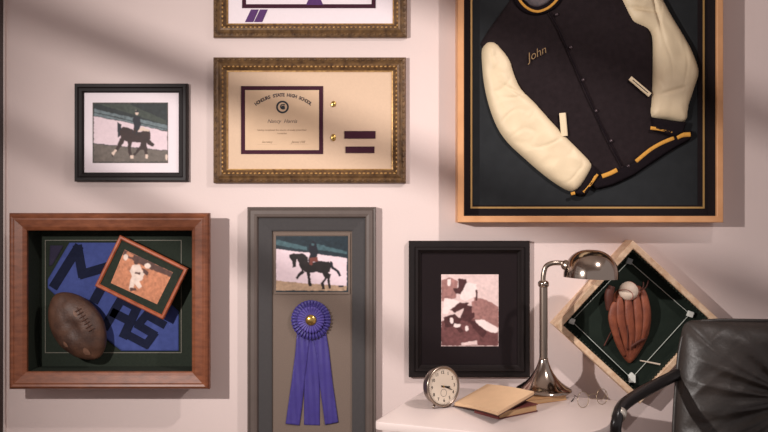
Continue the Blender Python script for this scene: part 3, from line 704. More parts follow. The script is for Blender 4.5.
def band_on(name, pts, wd_, dep_, m, parent, label=None, flat=.35):
    bm = bmesh.new(); tube(bm, spline([P(a, b, dep_) for a, b in pts], 6), wd_, 8, flat=flat); build(name, bm, m, parent, smooth=True, label=label)
band_on('knit_stripe', [(583, 192), (590, 184), (597, 174)], .0062, jb + .0265, M_goldk, jk, 'gold knit stripe')
band_on('knit_stripe', [(571, 194), (575, 193)], .005, jb + .022, M_goldk, jk, 'gold knit stripe')
band_on('knit_stripe', [(602, 176.5), (610, 173.5), (617, 170)], .0072, jb + .019, M_goldk, jk, 'gold knit stripe')
band_on('knit_stripe', [(636, 161.5), (650, 150), (662, 143), (674, 138)], .0062, jb + .019, M_goldk, jk, 'gold knit stripe')
band_on('knit_stripe', [(677, 137.5), (683, 135), (690.5, 134.5)], .0076, jb + .020, M_goldk, jk, 'gold knit stripe')
band_on('knit_stripe', [(650.5, 128), (662, 129.5), (675, 133)], .0055, jb + .0265, M_goldk, jk, 'gold knit stripe')
band_on('collar', [(516, -14), (517, -2), (524, 7.5), (536, 11), (548, 7.5), (557, 0), (560, -14)], .014, jb + .015, M_knit, jk, 'black knit collar', .6)
band_on('collar_stripe', [(517.5, -5), (521, 2), (528, 8.5), (537, 11.5), (546, 9), (553, 4), (560, -4)], .0042, jb + .0245, M_goldk, jk, 'gold collar stripe')
bm = bmesh.new(); puffy(bm, pxpoly([(523, -12), (524, 0), (531, 6), (538, 7.5), (546, 4.5), (554, -3), (555, -14)], jb + .0165), jb + .0165, .003, .01, .003); build('lining', bm, mat('satin_lining', (44, 40, 48), .45, rgb2=(84, 70, 70), scale=60), jk, label='satin lining inside the neck')
bm = bmesh.new(); pl = [P(a, b, jb + .0195) for a, b in ((549, 12), (560, 32), (574, 64), (588, 96), (604, 132), (622, 166))]; tube(bm, spline(pl, 6), .0025, 6, flat=.5); build('placket_edge', bm, M_knit, jk, smooth=True)
for (a, b) in ((556.5, 14.5), (570.5, 47.5), (583, 80), (596, 111), (611, 141), (628.5, 166)):
    p = P(a, b, jb + .0178); bm = bmesh.new(); lathe(bm, [(.0052, 0), (.0052, .002), (.004, .0036), (0, .0042)], 16, Matrix.Translation(p) @ Matrix.Rotation(math.pi / 2, 4, 'X')); build('snap', bm, mat('dark_snap_metal', (74, 62, 66), .3, metal=.6), jk, smooth=True, label='dark metal snap')
def pocket(a, b, wd_):
    bm = bmesh.new(); A = P(*a, jb + .0215); B = P(*b, jb + .0215); tube(bm, [A, A.lerp(B, .5), B], wd_, 8, flat=.35); o = build('pocket_welt', bm, M_sleeve, jk, label='cream leather pocket welt')
    bm = bmesh.new(); o1 = Vector((0, -.0024, 0)); tube(bm, [A.lerp(B, .12) + o1, A.lerp(B, .88) + o1], .0013, 6); build('pocket_slit', bm, M_knit, o)
pocket((562.5, 113), (564.5, 136), .0105)
pocket((630, 78), (650, 95), .0075)
bm = bmesh.new(); p0 = Vector(P(528.5, 57.5, jb + .0205))
text_into(bm, 'John', .036, face_mat(P(536, 54, jb + .0205), math.radians(27)), .0008, shear=.45, bold=-.0003); build('embroidery', bm, mat('gold_thread', (134, 104, 62), .6), jk, label='name in gold script')

# ------------------------------------------------------------------ diamond baseball box
DB = .078
dc = P(636.6, 322.2, DB); hs = 57.9 / F * (D - DB)
a45 = math.radians(47.5)
r = empty('shadow_box', (dc.x, 0, dc.z - hs * 1.41), 'pale wood shadow box hung as a diamond, felt infield with a baseball glove', 'shadow box')
bm = bmesh.new(); frame_ring(bm, dc.x, dc.z, hs, hs, [(0, 0), (0, DB - .002), (.002, DB), (.0165, DB), (.0185, DB - .002), (.0185, DB - .014), (.012, DB - .014), (.012, 0)], a45); build('frame', bm, M_pale, r)
bm = bmesh.new(); frame_ring(bm, dc.x, dc.z, hs - .0123, hs - .0123, [(0, .002), (0, DB - .015), (.006, DB - .015), (.006, .002)], a45); build('side_lining', bm, M_green, r, label='black-green lining')
bm = bmesh.new(); panel(bm, dc.x, dc.z, hs - .0124, hs - .0124, -.022, -.001, a45); build('backing', bm, M_green, r, label='black-green felt backing')
# scalloped rope inside the lip
bm = bmesh.new()
c, s = math.cos(a45), math.sin(a45); e = hs - .0215
for (p, q) in (((-e, -e), (e, -e)), ((e, -e), (e, e)), ((e, e), (-e, e)), ((-e, e), (-e, -e))):
    n = 26
    for k in range(n):
        t = (k + .5) / n; u = p[0] + (q[0] - p[0]) * t; v = p[1] + (q[1] - p[1]) * t
        bmesh.ops.create_icosphere(bm, subdivisions=1, radius=.0045, matrix=Matrix.Translation((dc.x + u * c - v * s, -(DB - .011), dc.z + u * s + v * c)))
build('rope_edging', bm, M_greenm, r, smooth=True)
bases = [(571.5, 321), (629, 261), (690, 314), (631.5, 378.5)]
bm = bmesh.new(); bp = [P(a, b, .026) for a, b in bases]
for i in range(4): tube(bm, [bp[i], bp[(i + 1) % 4]], .0011, 6)
build('base_line', bm, M_string, r, label='white base lines')
for i, p in enumerate(bp):
    bm = bmesh.new(); h = .0125
    if i == 3: pts = [(-.011, .010), (-.011, -.012), (.011, -.012), (.011, .010), (0, .020)]
    else: pts = [(h * math.cos(t), h * math.sin(t)) for t in [math.radians(25 + 90 * k) for k in range(4)]]
    prism(bm, [(p.x + a, p.z + b) for a, b in pts], -.034, -.0215); bevel_all(bm, .0015, 2)
    build('base', bm, M_base if i != 1 else mat('grey_base_canvas', (160, 166, 166), .8), r, label='white home plate' if i == 3 else ('grey base' if i == 1 else 'white base'))
bm = bmesh.new(); tube(bm, [P(640, 360.5, .0262), P(652, 362.8, .0262), P(665, 365.5, .0262)], [.0018, .0026, .0032], 8); b_ = build('miniature_bat', bm, M_ballwhite); tag(b_, 'thin pale miniature bat on the dark felt below the baseball glove', 'bat')
# glove
gb = .0222
g = empty('baseball_glove', (P(629, 362, gb).x, -gb, P(629, 362, gb).z), 'old tan leather baseball glove mounted in the diamond box', 'glove')
bm = bmesh.new(); puffy(bm, pxpoly(smooth_poly([(611, 298), (609, 312), (611, 330), (617, 347), (626, 361), (632, 362), (641, 350), (649, 333), (651, 312), (647, 296), (640, 286), (622, 287)], 3), gb), gb, .022, .03, .003, folds(30, .003, 9)); build('palm', bm, M_glove, g)
fing = [([(615, 302), (612.5, 318), (617, 337), (625, 356)], 5.2), ([(620, 297), (620.5, 318), (625, 337), (629, 357)], 5.4), ([(628, 296), (629.5, 318), (632, 337), (631, 358)], 5.4), ([(636, 294), (638.5, 316), (638, 336), (633, 356)], 5.3), ([(643, 290), (646.5, 312), (644, 332), (636, 350)], 5.0)]
for pts, wpx in fing:
    k = .00308; sp_ = spline([P(a, b, gb + dpt) for (a, b), dpt in zip(pts, (.034, .034, .027, .014))], 7); n = len(sp_)
    rad = [wpx * k * .95 * (math.sin(math.pi * min(1, (i + 1.0) / n * 2.6) / 2) ** .6) * (1 - .62 * (i / (n - 1)) ** 1.6) for i in range(n)]
    bm = bmesh.new(); tube(bm, sp_, rad, 12, flat=.55); o = build('finger', bm, M_glove, g, smooth=True)
bm = bmesh.new(); sp_ = spline([P(612, 286, gb + .03), P(609, 295, gb + .028), P(609.5, 310, gb + .02)], 8); tube(bm, sp_, [.010 + .004 * math.sin(math.pi * i / (len(sp_) - 1)) for i in range(len(sp_))], 10, flat=.8); build('thumb', bm, M_gloved, g, smooth=True, label='darker leather thumb')
bm = bmesh.new()
for (a, b) in (((617, 299), (618.5, 345)), ((624.5, 299), (627.5, 350)), ((632.5, 298), (631.5, 350)), ((640, 296), (635.5, 348))):
    tube(bm, spline([P(a[0], a[1], gb + .030), P((a[0] + b[0]) / 2 + 1.5, (a[1] + b[1]) / 2, gb + .035), P(b[0], b[1], gb + .024)], 6), .0022, 6)
tube(bm, spline([P(611, 332, gb + .02), P(608, 338, gb + .012), P(604, 346, gb + .006)], 5), .0022, 6)
tube(bm, spline([P(641, 292, gb + .02), P(646, 287, gb + .016), P(648.5, 280, gb + .01)], 5), .0022, 6)
tube(bm, spline([P(640, 290, gb + .02), P(643, 287, gb + .016), P(643.5, 282, gb + .01)], 5), .002, 6)
build('lace', bm, M_gloved, g, smooth=True, label='dark rawhide laces between the fingers')
bm = bmesh.new(); tube(bm, spline([P(631, 347, gb + .034), P(638, 342, gb + .034), P(646, 338, gb + .022)], 6), .004, 8, flat=.4); build('wrist_strap', bm, M_gloved, g, smooth=True)
# baseball
bc = P(628.5, 291, gb + .0285)
bo = empty('baseball', (bc.x, bc.y, bc.z - .032), 'worn white baseball held at the top of the tan glove', 'baseball')
bm = bmesh.new(); bmesh.ops.create_uvsphere(bm, u_segments=32, v_segments=20, radius=.0295, matrix=Matrix.Translation(bc)); build('cover', bm, M_ballwhite, bo, smooth=True)
bm = bmesh.new(); pts = []
Rm = Matrix.Rotation(1.25, 3, 'X') @ Matrix.Rotation(.5, 3, 'Y')
for k in range(60):
    t = 2 * math.pi * k / 60; v = Vector((math.cos(t) * .78 + math.cos(3 * t) * .22, math.sin(t) * .78 - math.sin(3 * t) * .22, 0.83 * math.sin(2 * t))).normalized() * .0297
    pts.append(bc + Rm @ v)
tube(bm, pts, .0009, 6, closed=True); build('stitching', bm, M_redst, bo, smooth=True)

# ------------------------------------------------------------------ desk
TZ = .775; TH = .535                         # table top height; camera height above it
def T(px, py, z=0.0):
    """the point of the desk top (or z above it) that the photo shows at px, py"""
    d = (TH - z) * F / (py - 216); return Vector(((px - 384) / F * d, -(D - d), TZ + z))
BL = Vector((.152, -.010)); Wv = Vector((.534, -.212)); Dv = Vector((-.178, -.456))
c_ = [BL, BL + Wv, BL + Wv + Dv, BL + Dv]
dk = empty('desk', ((c_[0].x + c_[2].x) / 2, (c_[0].y + c_[2].y) / 2, 0), 'white painted small desk standing against the wall', 'desk')
wn, dn = Wv.normalized(), Dv.normalized()
def rounded(quad, rads):
    out = []
    for i in range(4):
        p = quad[i]; a = (quad[i - 1] - p).normalized(); b = (quad[(i + 1) % 4] - p).normalized(); rr = rads[i]
        ce = p + (a + b) * rr
        for k in range(9):
            t = k / 8 * math.pi / 2; out.append(tuple(ce - b * rr * math.cos(t) - a * rr * math.sin(t)))
    return out
bm = bmesh.new(); zprism(bm, rounded(c_, [.012, .012, .22, .015]), TZ - .021, TZ); bevel_all(bm, .003, 2); o = build('desk_top', bm, M_white, dk); smooth_angle(o)
Mx = Matrix(((wn.x, dn.x, 0, c_[0].x), (wn.y, dn.y, 0, c_[0].y), (0, 0, 1, 0), (0, 0, 0, 1)))
LW, LD = Wv.length, Dv.length
bm = bmesh.new(); fx0, fx1, fy0, fy1 = .035, LW - .10, .03, LD - .075
box(bm, fx0, fx1, fy0, fy0 + .018, TZ - .13, TZ - .0205, 0, Mx); box(bm, fx0, fx0 + .018, fy0, fy1, TZ - .13, TZ - .0205, 0, Mx); box(bm, fx1 - .018, fx1, fy0, fy1, TZ - .13, TZ - .0205, 0, Mx)
box(bm, fx0, fx1, fy1 - .018, fy1, TZ - .034, TZ - .0205, 0, Mx); box(bm, fx0, fx1, fy1 - .018, fy1, TZ - .13, TZ - .118, 0, Mx)
build('apron', bm, M_white, dk)
bm = bmesh.new(); box(bm, fx0 + .04, fx1 - .04, fy1 - .015, fy1 + .004, TZ - .116, TZ - .036, 0, Mx); bevel_all(bm, .002, 2); dr = build('drawer', bm, M_white, dk)
bm = bmesh.new(); lathe(bm, [(.006, 0), (.006, .01), (.013, .016), (.012, .024), (0, .027)], 20, Mx @ Matrix.Translation(((fx0 + fx1) / 2, fy1 + .004, TZ - .076)) @ Matrix.Rotation(-math.pi / 2, 4, 'X')); build('knob', bm, M_nickelb, dr, smooth=True)
for (a, b) in ((fx0, fy0), (fx1, fy0), (fx0, fy1), (fx1, fy1)):
    bm = bmesh.new(); sx = a + (.018 if a == fx0 else -.018); sy = b + (.018 if b == fy0 else -.018)
    lathe(bm, [(.013, 0), (.016, .02), (.024, .60), (.026, .66), (.026, TZ - .0205)], 4, Mx @ Matrix.Translation((sx, sy, 0)) @ Matrix.Rotation(math.pi / 4, 4, 'Z')); build('leg', bm, M_white, dk)

# ------------------------------------------------------------------ desk lamp
ZB = TZ + .0155; lc = T(543.5, 391, .0155); lx, ly = lc.x, lc.y
lp = empty('desk_lamp', (lx, ly, ZB), 'polished nickel gooseneck desk lamp standing on the thin tan book', 'lamp')
bm = bmesh.new(); LM = Matrix.Translation((lx, ly, ZB + .0006))
lathe(bm, [(.0, 0), (.081, 0), (.083, .002), (.082, .005), (.078, .009), (.068, .015), (.054, .025), (.041, .038), (.030, .053), (.022, .068), (.0165, .082), (.0135, .092), (.0125, .098), (0, .098)], 64, LM, cap=False); build('base', bm, M_nickel, lp, smooth=True)
zt = CZ - (284 - 216) / F * (D + ly)
bm = bmesh.new(); lathe(bm, [(.0, .096), (.0120, .096), (.0120, zt - ZB), (0, zt - ZB)], 24, LM, cap=False); smooth_angle(build('pole', bm, M_nickelb, lp))
bm = bmesh.new(); lathe(bm, [(0, 0), (.011, 0), (.0155, .004), (.0165, .010), (.0155, .016), (.011, .020), (0, .022)], 32, Matrix.Translation((lx, ly, zt - .010)), cap=False); build('swivel_collar', bm, M_nickel, lp, smooth=True)
dd = D + ly
def LPt(px, py, dy=0): d = dd + dy; return Vector(((px - 384) / F * d, ly + dy, CZ - (py - 216) / F * d))
bm = bmesh.new(); tube(bm, spline([LPt(543, 283), LPt(543.6, 274), LPt(546, 266.5), LPt(552, 263.3), LPt(560, 263), LPt(567, 263.5, -.01)], 8), .0074, 14); build('gooseneck_arm', bm, M_nickelb, lp, smooth=True)
sc_ = LPt(590.8, 277.8, -.02); SR = .080
SM = Matrix.Translation(sc_) @ Matrix.Rotation(math.radians(2), 4, 'Y')
bm = bmesh.new(); pr = []
for k in range(15):
    t = k / 14 * math.pi / 2; pr.append((SR * math.cos(t) ** .82 if k < 14 else 0, .005 + .078 * math.sin(t)))
pr2 = [(r_ * .965 if r_ > 0 else 0, h_ * .965) for r_, h_ in pr[::-1]]
lathe(bm, [(SR, 0)] + pr + pr2 + [(SR * .965, 0), (SR, 0)], 56, SM, cap=False); bmesh.ops.remove_doubles(bm, verts=bm.verts, dist=1e-6); smooth_angle(build('lamp_shade', bm, M_nickel, lp), 50)
bm = bmesh.new(); a = LPt(562, 263.5, -.012); b = LPt(575, 269, -.02); tube(bm, [a, a.lerp(b, .15), a.lerp(b, .5), a.lerp(b, .8), b], [.009, .0145, .0165, .0155, .012], 20); build('shade_socket', bm, M_nickelb, lp, smooth=True)
bm = bmesh.new(); lathe(bm, [(0, .008), (.012, .010), (.018, .02), (.022, .034), (.014, .052), (.012, .07), (0, .07)], 24, SM, cap=False); build('bulb', bm, mat('frosted_bulb_glass', (230, 225, 215), .4), lp, smooth=True)

# ------------------------------------------------------------------ alarm clock
R_ = .0605; KS = .93
kp = T(441.5, 407.5); ky = math.radians(33)
ck = empty('alarm_clock', (kp.x, kp.y, TZ), 'small round nickel alarm clock on the left end of the white desk', 'clock')
CM = Matrix.Translation((kp.x, kp.y, TZ + (R_ + .0035) * KS)) @ Matrix.Rotation(ky, 4, 'Z') @ Matrix.Rotation(math.radians(-6), 4, 'X') @ Matrix.Rotation(math.pi / 2, 4, 'X') @ Matrix.Scale(KS, 4)   # local +Z faces the viewer
bm = bmesh.new(); lathe(bm, [(0, -.030), (.030, -.030), (.046, -.027), (.055, -.018), (.0585, -.004), (.0595, .004), (.0605, .006), (.0605, .010), (.058, .0125), (.0545, .012), (.0535, .008), (0, .0078)], 56, CM, cap=False); build('case', bm, M_nickelb, ck, smooth=True)
bm = bmesh.new(); lathe(bm, [(0, .008), (.053, .008), (.053, .0086), (0, .0086)], 48, CM, cap=False); dl = build('dial', bm, M_dial, ck, label='cream clock dial')
bm = bmesh.new()
for k in range(12):
    t = math.radians(90 - 30 * (k + 1)); text_into(bm, str(k + 1), .0135, CM @ Matrix.Translation((.0415 * math.cos(t), .0415 * math.sin(t), .0089)), .0001, bold=.0002)
for k in range(60):
    t = math.radians(6 * k); M = CM @ Matrix.Rotation(t, 4, 'Z') @ Matrix.Translation((.0500, 0, .0088)); box(bm, -.001, .001, -.0003, .0003, 0, .0003, 0, M)
lathe(bm, [(.0105, .0087), (.0113, .0087), (.0113, .009), (.0105, .009)], 24, CM @ Matrix.Translation((0, -.019, 0)), cap=False)
build('numerals', bm, M_darkm, dl, label='black numerals and minute marks')
def hand(ang_, ln, wd_, z):
    bm = bmesh.new(); M = CM @ Matrix.Rotation(math.radians(90 - ang_), 4, 'Z') @ Matrix.Translation((0, 0, z)); box(bm, -.008, ln * .75, -wd_, wd_, 0, .0006, 0, M)
    prism_pts = [(ln * .75, -wd_ * 1.6), (ln, 0), (ln * .75, wd_ * 1.6)]
    vs = [bm.verts.new(M @ Vector((a, b, zz_))) for zz_ in (0, .0006) for a, b in prism_pts]; bm.faces.new(vs[:3]); bm.faces.new(vs[3:]); [bm.faces.new((vs[i], vs[(i + 1) % 3], vs[3 + (i + 1) % 3], vs[3 + i])) for i in range(3)]
    build('clock_hand', bm, M_darkm, ck, label='dark clock hand')
hand(112, .036, .0011, .0096); hand(100, .026, .0018, .0104)
bm = bmesh.new(); lathe(bm, [(0, .0088), (.0025, .0088), (.0025, .0118), (0, .0122)], 16, CM, cap=False); build('hand_hub', bm, M_gold, ck)
for s_ in (-1, 1):
    bm = bmesh.new(); a = CM @ Vector((s_ * .026, -.053, -.006)); b = CM @ Vector((s_ * .033, -.0625, -.006)); b.z = TZ + .003; tube(bm, [a, b], [.0035, .003], 10); build('foot', bm, M_nickelb, ck, smooth=True)
bm = bmesh.new(); a = CM @ Vector((0, -.05, -.022)); b = CM @ Vector((0, -.0625, -.032)); b.z = TZ + .003; tube(bm, [a, b], [.0035, .003], 10); build('foot', bm, M_nickelb, ck, smooth=True)

# ------------------------------------------------------------------ books
# closed book: near edge from (500,420) to (537,412)
b0 = T(499.5, 419.5); b1 = T(537.5, 411.5); ev = (b1 - b0).normalized(); nv = Vector((-ev.y, ev.x, 0)); Lb = (b1 - b0).length
BM = Matrix(((ev.x, nv.x, 0, b0.x), (ev.y, nv.y, 0, b0.y), (0, 0, 1, TZ), (0, 0, 0, 1)))
bk = empty('closed_book', (BM @ Vector((Lb / 2, .06, 0))), 'closed book with dull red cover lying under the open book', 'book')
bt = .0215; bw = .092
bm = bmesh.new(); box(bm, -.002, Lb, -.002, bw, .0008, .0030, 0, BM); box(bm, -.002, Lb, -.002, bw, bt - .0025, bt, 0, BM); box(bm, -.0045, -.002, -.002, bw, .0008, bt, 0, BM); bevel_all(bm, .0005, 1); build('cover', bm, M_red, bk, label='dull red cloth cover')
bm = bmesh.new(); box(bm, -.0018, Lb - .003, .001, bw - .003, .003, bt - .0026, 0, BM); build('pages', bm, M_pageedge, bk, label='tan page edges')
# open book resting on it, one half sloping to the desk
zr = bt + .009
cL = T(454.5, 402.5, .0125); cT = T(487, 384, .032); cR = T(534, 391.5, zr + .019); cB = T(498, 412.2, zr + .003)
ob = empty('open_book', ((cL + cR) / 2 - Vector((0, 0, .02))), 'open book with blank tan pages lying face up across the closed book', 'book')
def slab(name, quad, thick, m, sagf, parent, label=None, nu=14, nv=8, off=0.0):
    bm = bmesh.new(); A, B_, C, D_ = quad; top = []; bot = []
    for i in range(nu + 1):
        rt, rb = [], []
        for j in range(nv + 1):
            u, v = i / nu, j / nv; p = (A * (1 - u) + B_ * u) * (1 - v) + (D_ * (1 - u) + C * u) * v
            p = p + Vector((0, 0, sagf(u, v) - off)); rt.append(bm.verts.new(p)); rb.append(bm.verts.new(p - Vector((0, 0, thick(u) if callable(thick) else thick))))
        top.append(rt); bot.append(rb)
    for i in range(nu):
        for j in range(nv):
            bm.faces.new((top[i][j], top[i + 1][j], top[i + 1][j + 1], top[i][j + 1])); bm.faces.new((bot[i][j], bot[i][j + 1], bot[i + 1][j + 1], bot[i + 1][j]))
    for i in range(nu): bm.faces.new((top[i][0], bot[i][0], bot[i + 1][0], top[i + 1][0])); bm.faces.new((top[i][nv], top[i + 1][nv], bot[i + 1][nv], bot[i][nv]))
    for j in range(nv): bm.faces.new((top[0][j], top[0][j + 1], bot[0][j + 1], bot[0][j])); bm.faces.new((top[nu][j], bot[nu][j], bot[nu][j + 1], top[nu][j + 1]))
    o = build(name, bm, m, parent, label=label); smooth_angle(o, 30); return o
# u runs from the fore-edge (left, on the desk) to the spine (right, raised); v towards the viewer
sag = lambda u, v: .004 * math.sin(math.pi * u)
slab('page_block', (cL, cT, cR, cB), .0085, M_page, lambda u, v: .003 * math.sin(math.pi * v), ob, 'blank tan pages')
ex = .003
def outq(q):
    ce = sum(q, Vector()) / 4; return tuple(p + (p - ce).normalized() * ex for p in q)
slab('cover', outq((cL, cT, cR, cB)), .0018, M_bcover, lambda u, v: .003 * math.sin(math.pi * v), ob, 'brown cloth cover', off=.0086)
# thin book under the lamp
u0 = T(526.5, 405.8); u1 = T(567, 400.2); eu = (u1 - u0).normalized(); nu_ = Vector((-eu.y, eu.x, 0)); LU = (u1 - u0).length
UM = Matrix(((eu.x, nu_.x, 0, u0.x), (eu.y, nu_.y, 0, u0.y), (0, 0, 1, TZ), (0, 0, 0, 1))); UT = .0155
ub = empty('thin_book', (UM @ Vector((LU / 2, .07, 0))), 'thin tan book under the base of the nickel lamp', 'book')
bm = bmesh.new(); box(bm, 0, LU, 0, .15, .0008, .0024, 0, UM); box(bm, 0, LU, 0, .15, UT - .0018, UT, 0, UM); box(bm, -.0016, 0, 0, .15, .0008, UT, 0, UM); build('cover', bm, mat('tan_book_cover', (196, 150, 104), .6, vary=.1, scale=40), ub)
bm = bmesh.new(); box(bm, .0002, LU - .002, .0015, .147, .0024, UT - .0019, 0, UM); build('pages', bm, M_pageedge, ub)

# ------------------------------------------------------------------ spectacles
gL = T(583.5, 407.8); gR = T(602.5, 404.6)
ax = (gR - gL).normalized(); gr = .0215
gz = empty('eyeglasses', ((gL + gR) / 2), 'thin wire eyeglasses lying on the right end of the white desk', 'glasses')
tilt = Vector((0, .22, .97)).normalized()
for nm_c in (gL, gR):
    cen = nm_c + tilt * (gr + .001)
    pts = [cen + ax * gr * math.cos(t) + tilt * gr * math.sin(t) for t in [2 * math.pi * k / 32 for k in range(32)]]
    bm = bmesh.new(); tube(bm, pts, .0008, 6, closed=True); rim = build('rim', bm, M_wire, gz, smooth=True)
    bm = bmesh.new(); bm.faces.new([bm.verts.new(cen + (p - cen) * .98) for p in pts]); o = build('lens', bm, glassmat(), rim)
ca, cb = gL + tilt * (gr * 1.4), gR + tilt * (gr * 1.4)
bm = bmesh.new(); tube(bm, spline([ca + ax * gr * .92, (ca + cb) / 2 + Vector((0, -.002, .004)), cb - ax * gr * .92], 6), .0008, 6); build('bridge', bm, M_wire, gz, smooth=True)
bm = bmesh.new(); h = ca - ax * gr * .9; tube(bm, spline([h, h + Vector((-.004, .03, .001)), T(575, 396.5, .006), T(571.5, 401.5, .0015)], 8), [.0008] * 20 + [.0016] * 5, 6); build('temple', bm, mat('dark_wire', (70, 60, 58), .4, metal=.6), gz, smooth=True)
bm = bmesh.new(); h = cb + ax * gr * .9; tube(bm, spline([h, h + Vector((.002, .02, .0)), T(603, 399, .010), T(590, 398.5, .0015)], 8), .0008, 6); build('temple', bm, M_wire, gz, smooth=True)

# ------------------------------------------------------------------ leather chair
chY = math.radians(-7)
co = Vector((1.085, -.44, 0))
ch = empty('office_chair', (co.x, co.y - .2, 0), 'black tufted leather office chair pulled up at the right of the desk', 'chair')
HM = Matrix.Translation(co) @ Matrix.Rotation(chY, 4, 'Z')       # local x across, -y forward, z up
BW, B0, B1 = .55, .50, 1.026
NX, NZ = 150, 150
def ridge(p): return 1 - min(1, abs(p) * 2.2)
bm = bmesh.new(); Fv = []; Bv = []
tfx, tfz = .0, .835
for i in range(NX + 1):
    a, b = [], []
    for j in range(NZ + 1):
        u, v = -1 + 2 * i / NX, -1 + 2 * j / NZ
        # rounded-rectangle outline
        uu = u * (1 + .30 * (1 - v) * .5 * (1 - .25 * (1 - v))); k = (abs(u) ** 22 + abs(v) ** 22) ** (1 / 22) / max(abs(u), abs(v), 1e-6) if (u or v) else 1
        x = uu * BW / 2 / max(k, 1); z = (B0 + B1) / 2 + v * (B1 - B0) / 2 / max(k, 1) 
        e = (1 - abs(u) ** 5) * (1 - abs(v) ** 6); th = .062 * max(e, 0) ** .45
        dx, dz = x - tfx, (z - tfz) * 1.15; rr = math.hypot(dx, dz) + 1e-5; an = math.atan2(dz, dx)
        wr = 0
        fade = min(1, max(e, 0) * 1.6)
        wr += -.030 * math.exp(-(rr / .045) ** 1.3) * fade                                             # tuft
        nz_ = noise.noise(Vector((math.cos(an) * 3.4, math.sin(an) * 3.4, rr * 1.6 + 3))); nz2 = noise.noise(Vector((math.cos(an) * 7.5, math.sin(an) * 7.5, rr * 4)))
        wr += (.012 * ridge(nz_) + .001 * ridge(nz2)) * math.exp(-((rr - .12) / .15) ** 2) * fade - .006
        s1_ = noise.noise(Vector(((x + z) * 5, (x - z) * 17, 1.3))); s2_ = noise.noise(Vector(((x - .4 * z) * 8, (z + .35 * x) * 24, 7.7)))
        wr += (.0032 * ridge(s1_) + .0008 * ridge(s2_)) * fade * (0.35 + .65 * (rr > .1))
        rec = -(z - B0) * .14                                                                           # reclines
        a.append(bm.verts.new(HM @ Vector((x, -(th + wr * (e > 0)) - rec * 1.0 - .02, z)))); b.append(bm.verts.new(HM @ Vector((x, .055 * max(e, 0) ** .4 - rec - .02, z))))
    Fv.append(a); Bv.append(b)
for i in range(NX):
    for j in range(NZ):
        bm.faces.new((Fv[i][j], Fv[i + 1][j], Fv[i + 1][j + 1], Fv[i][j + 1])); bm.faces.new((Bv[i][j], Bv[i][j + 1], Bv[i + 1][j + 1], Bv[i + 1][j]))
for i in range(NX):
    for j in (0, NZ): bm.faces.new((Fv[i][j], Fv[i + 1][j], Bv[i + 1][j], Bv[i][j]))
for j in range(NZ):
    for i in (0, NX): bm.faces.new((Fv[i][j], Fv[i][j + 1], Bv[i][j + 1], Bv[i][j]))
bmesh.ops.remove_doubles(bm, verts=bm.verts, dist=1e-6)
bk_ = build('backrest', bm, M_leather, ch, smooth=True, label='wrinkled black leather backrest')
bm = bmesh.new(); lathe(bm, [(0, 0), (.014, 0), (.014, .004), (.008, .009), (0, .010)], 20, HM @ Matrix.Translation((tfx, -.062 + .0275, tfz)) @ Matrix.Rotation(math.pi / 2, 4, 'X'), cap=False); build('tuft_button', bm, M_leather, bk_, smooth=True)
# piping round the edge
bm = bmesh.new(); pts = []
for k in range(64):
    t = 2 * math.pi * k / 64; cu, cv = math.cos(t), math.sin(t); m_ = (abs(cu) ** 10 + abs(cv) ** 10) ** .1; u, v = cu / m_, cv / m_
    x = u * (1 + .30 * (1 - v) * .5 * (1 - .25 * (1 - v))) * BW / 2; z = (B0 + B1) / 2 + v * (B1 - B0) / 2; pts.append(HM @ Vector((x, (z - B0) * .14 - .022, z )))
tube(bm, pts, .0055, 8, closed=True); build('piping', bm, M_leather, bk_, smooth=True)
# seat
bm = bmesh.new(); box(bm, -.27, .27, -.56, -.06, .40, .51, 0, HM); bevel_all(bm, .03, 4); build('seat', bm, M_leather, ch, smooth=True)
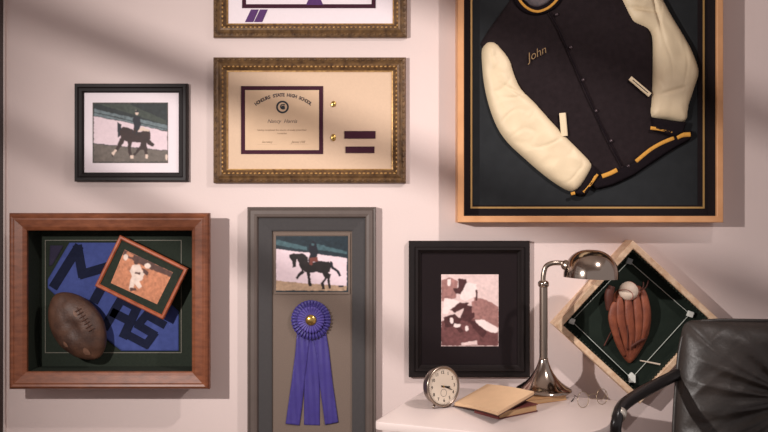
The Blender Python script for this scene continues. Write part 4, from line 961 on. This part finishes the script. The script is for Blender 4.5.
# arms
def chairpt(px, py, y): d = D + y; return Vector(((px - 384) / F * d, y, CZ - (py - 216) / F * d))
arm_pts = [chairpt(690, 369, -.345), chairpt(674, 376, -.385), chairpt(657, 384.5, -.47), chairpt(642, 392.5, -.54), chairpt(630, 400, -.60), chairpt(621, 408, -.65), chairpt(617, 420, -.68), chairpt(615.5, 440, -.68)]
iv = HM.inverted()
la = [iv @ p for p in arm_pts]; la.append(la[-1] + Vector((.01, .02, -.20))); la.append(Vector((la[-1].x + .05, la[-1].y + .02, .47))); la.append(Vector((-.23, la[-1].y + .02, .445)))
for s_ in (-1, 1):
    pts = [HM @ Vector((p.x if s_ < 0 else -p.x, p.y, p.z)) for p in la]
    sp_ = spline(pts, 8); n = len(sp_)
    rad = [.0158 for i in range(n)]
    bm = bmesh.new(); tube(bm, sp_, rad, 14, flat=.8); ar = build('armrest', bm, M_armb, ch, smooth=True, label='curved black armrest')
    c0 = pts[5].lerp(pts[6], .30); c1_ = pts[5].lerp(pts[6], .72); dirn = (c1_ - c0).normalized()
    bm = bmesh.new(); tube(bm, [c0, c1_], .0172, 16, flat=1.0); build('arm_ring', bm, mat('bright_metal', (225, 218, 205), .35, metal=.5), ar, smooth=True, label='bright metal ring')
bm = bmesh.new(); lathe(bm, [(0, .05), (.035, .05), (.035, .20), (.025, .21), (.025, .40), (.09, .405), (.09, .415), (0, .415)], 24, HM @ Matrix.Translation((0, -.31, 0)), cap=False); smooth_angle(build('gas_column', bm, M_darkm, ch))
for k in range(5):
    t = 2 * math.pi * k / 5 + .3; bm = bmesh.new(); a = HM @ Vector((0, -.31, .09)); b = HM @ Vector((.30 * math.cos(t), -.31 + .30 * math.sin(t), .07)); tube(bm, [a, a.lerp(b, .5) + Vector((0, 0, .01)), b], [.028, .022, .016], 10); lg = build('base_leg', bm, M_darkm, ch, smooth=True)
    bm = bmesh.new(); lathe(bm, [(0, -.012), (.022, -.012), (.026, -.006), (.026, .006), (.022, .012), (0, .012)], 20, Matrix.Translation((b.x, b.y, .0265)) @ Matrix.Rotation(math.pi / 2, 4, 'X') @ Matrix.Rotation(t, 4, 'Y'), cap=False); build('caster', bm, M_darkm, lg, smooth=True)
    bm = bmesh.new(); tube(bm, [Vector((b.x, b.y, .03)), Vector((b.x, b.y, .075))], .008, 8); build('caster_stem', bm, M_darkm, lg)
bm = bmesh.new(); box(bm, -.03, .03, -.25, .045, .385, .40, 0, HM); box(bm, -.03, .03, .035, .05, .385, .62, 0, HM); build('back_bracket', bm, M_darkm, ch)
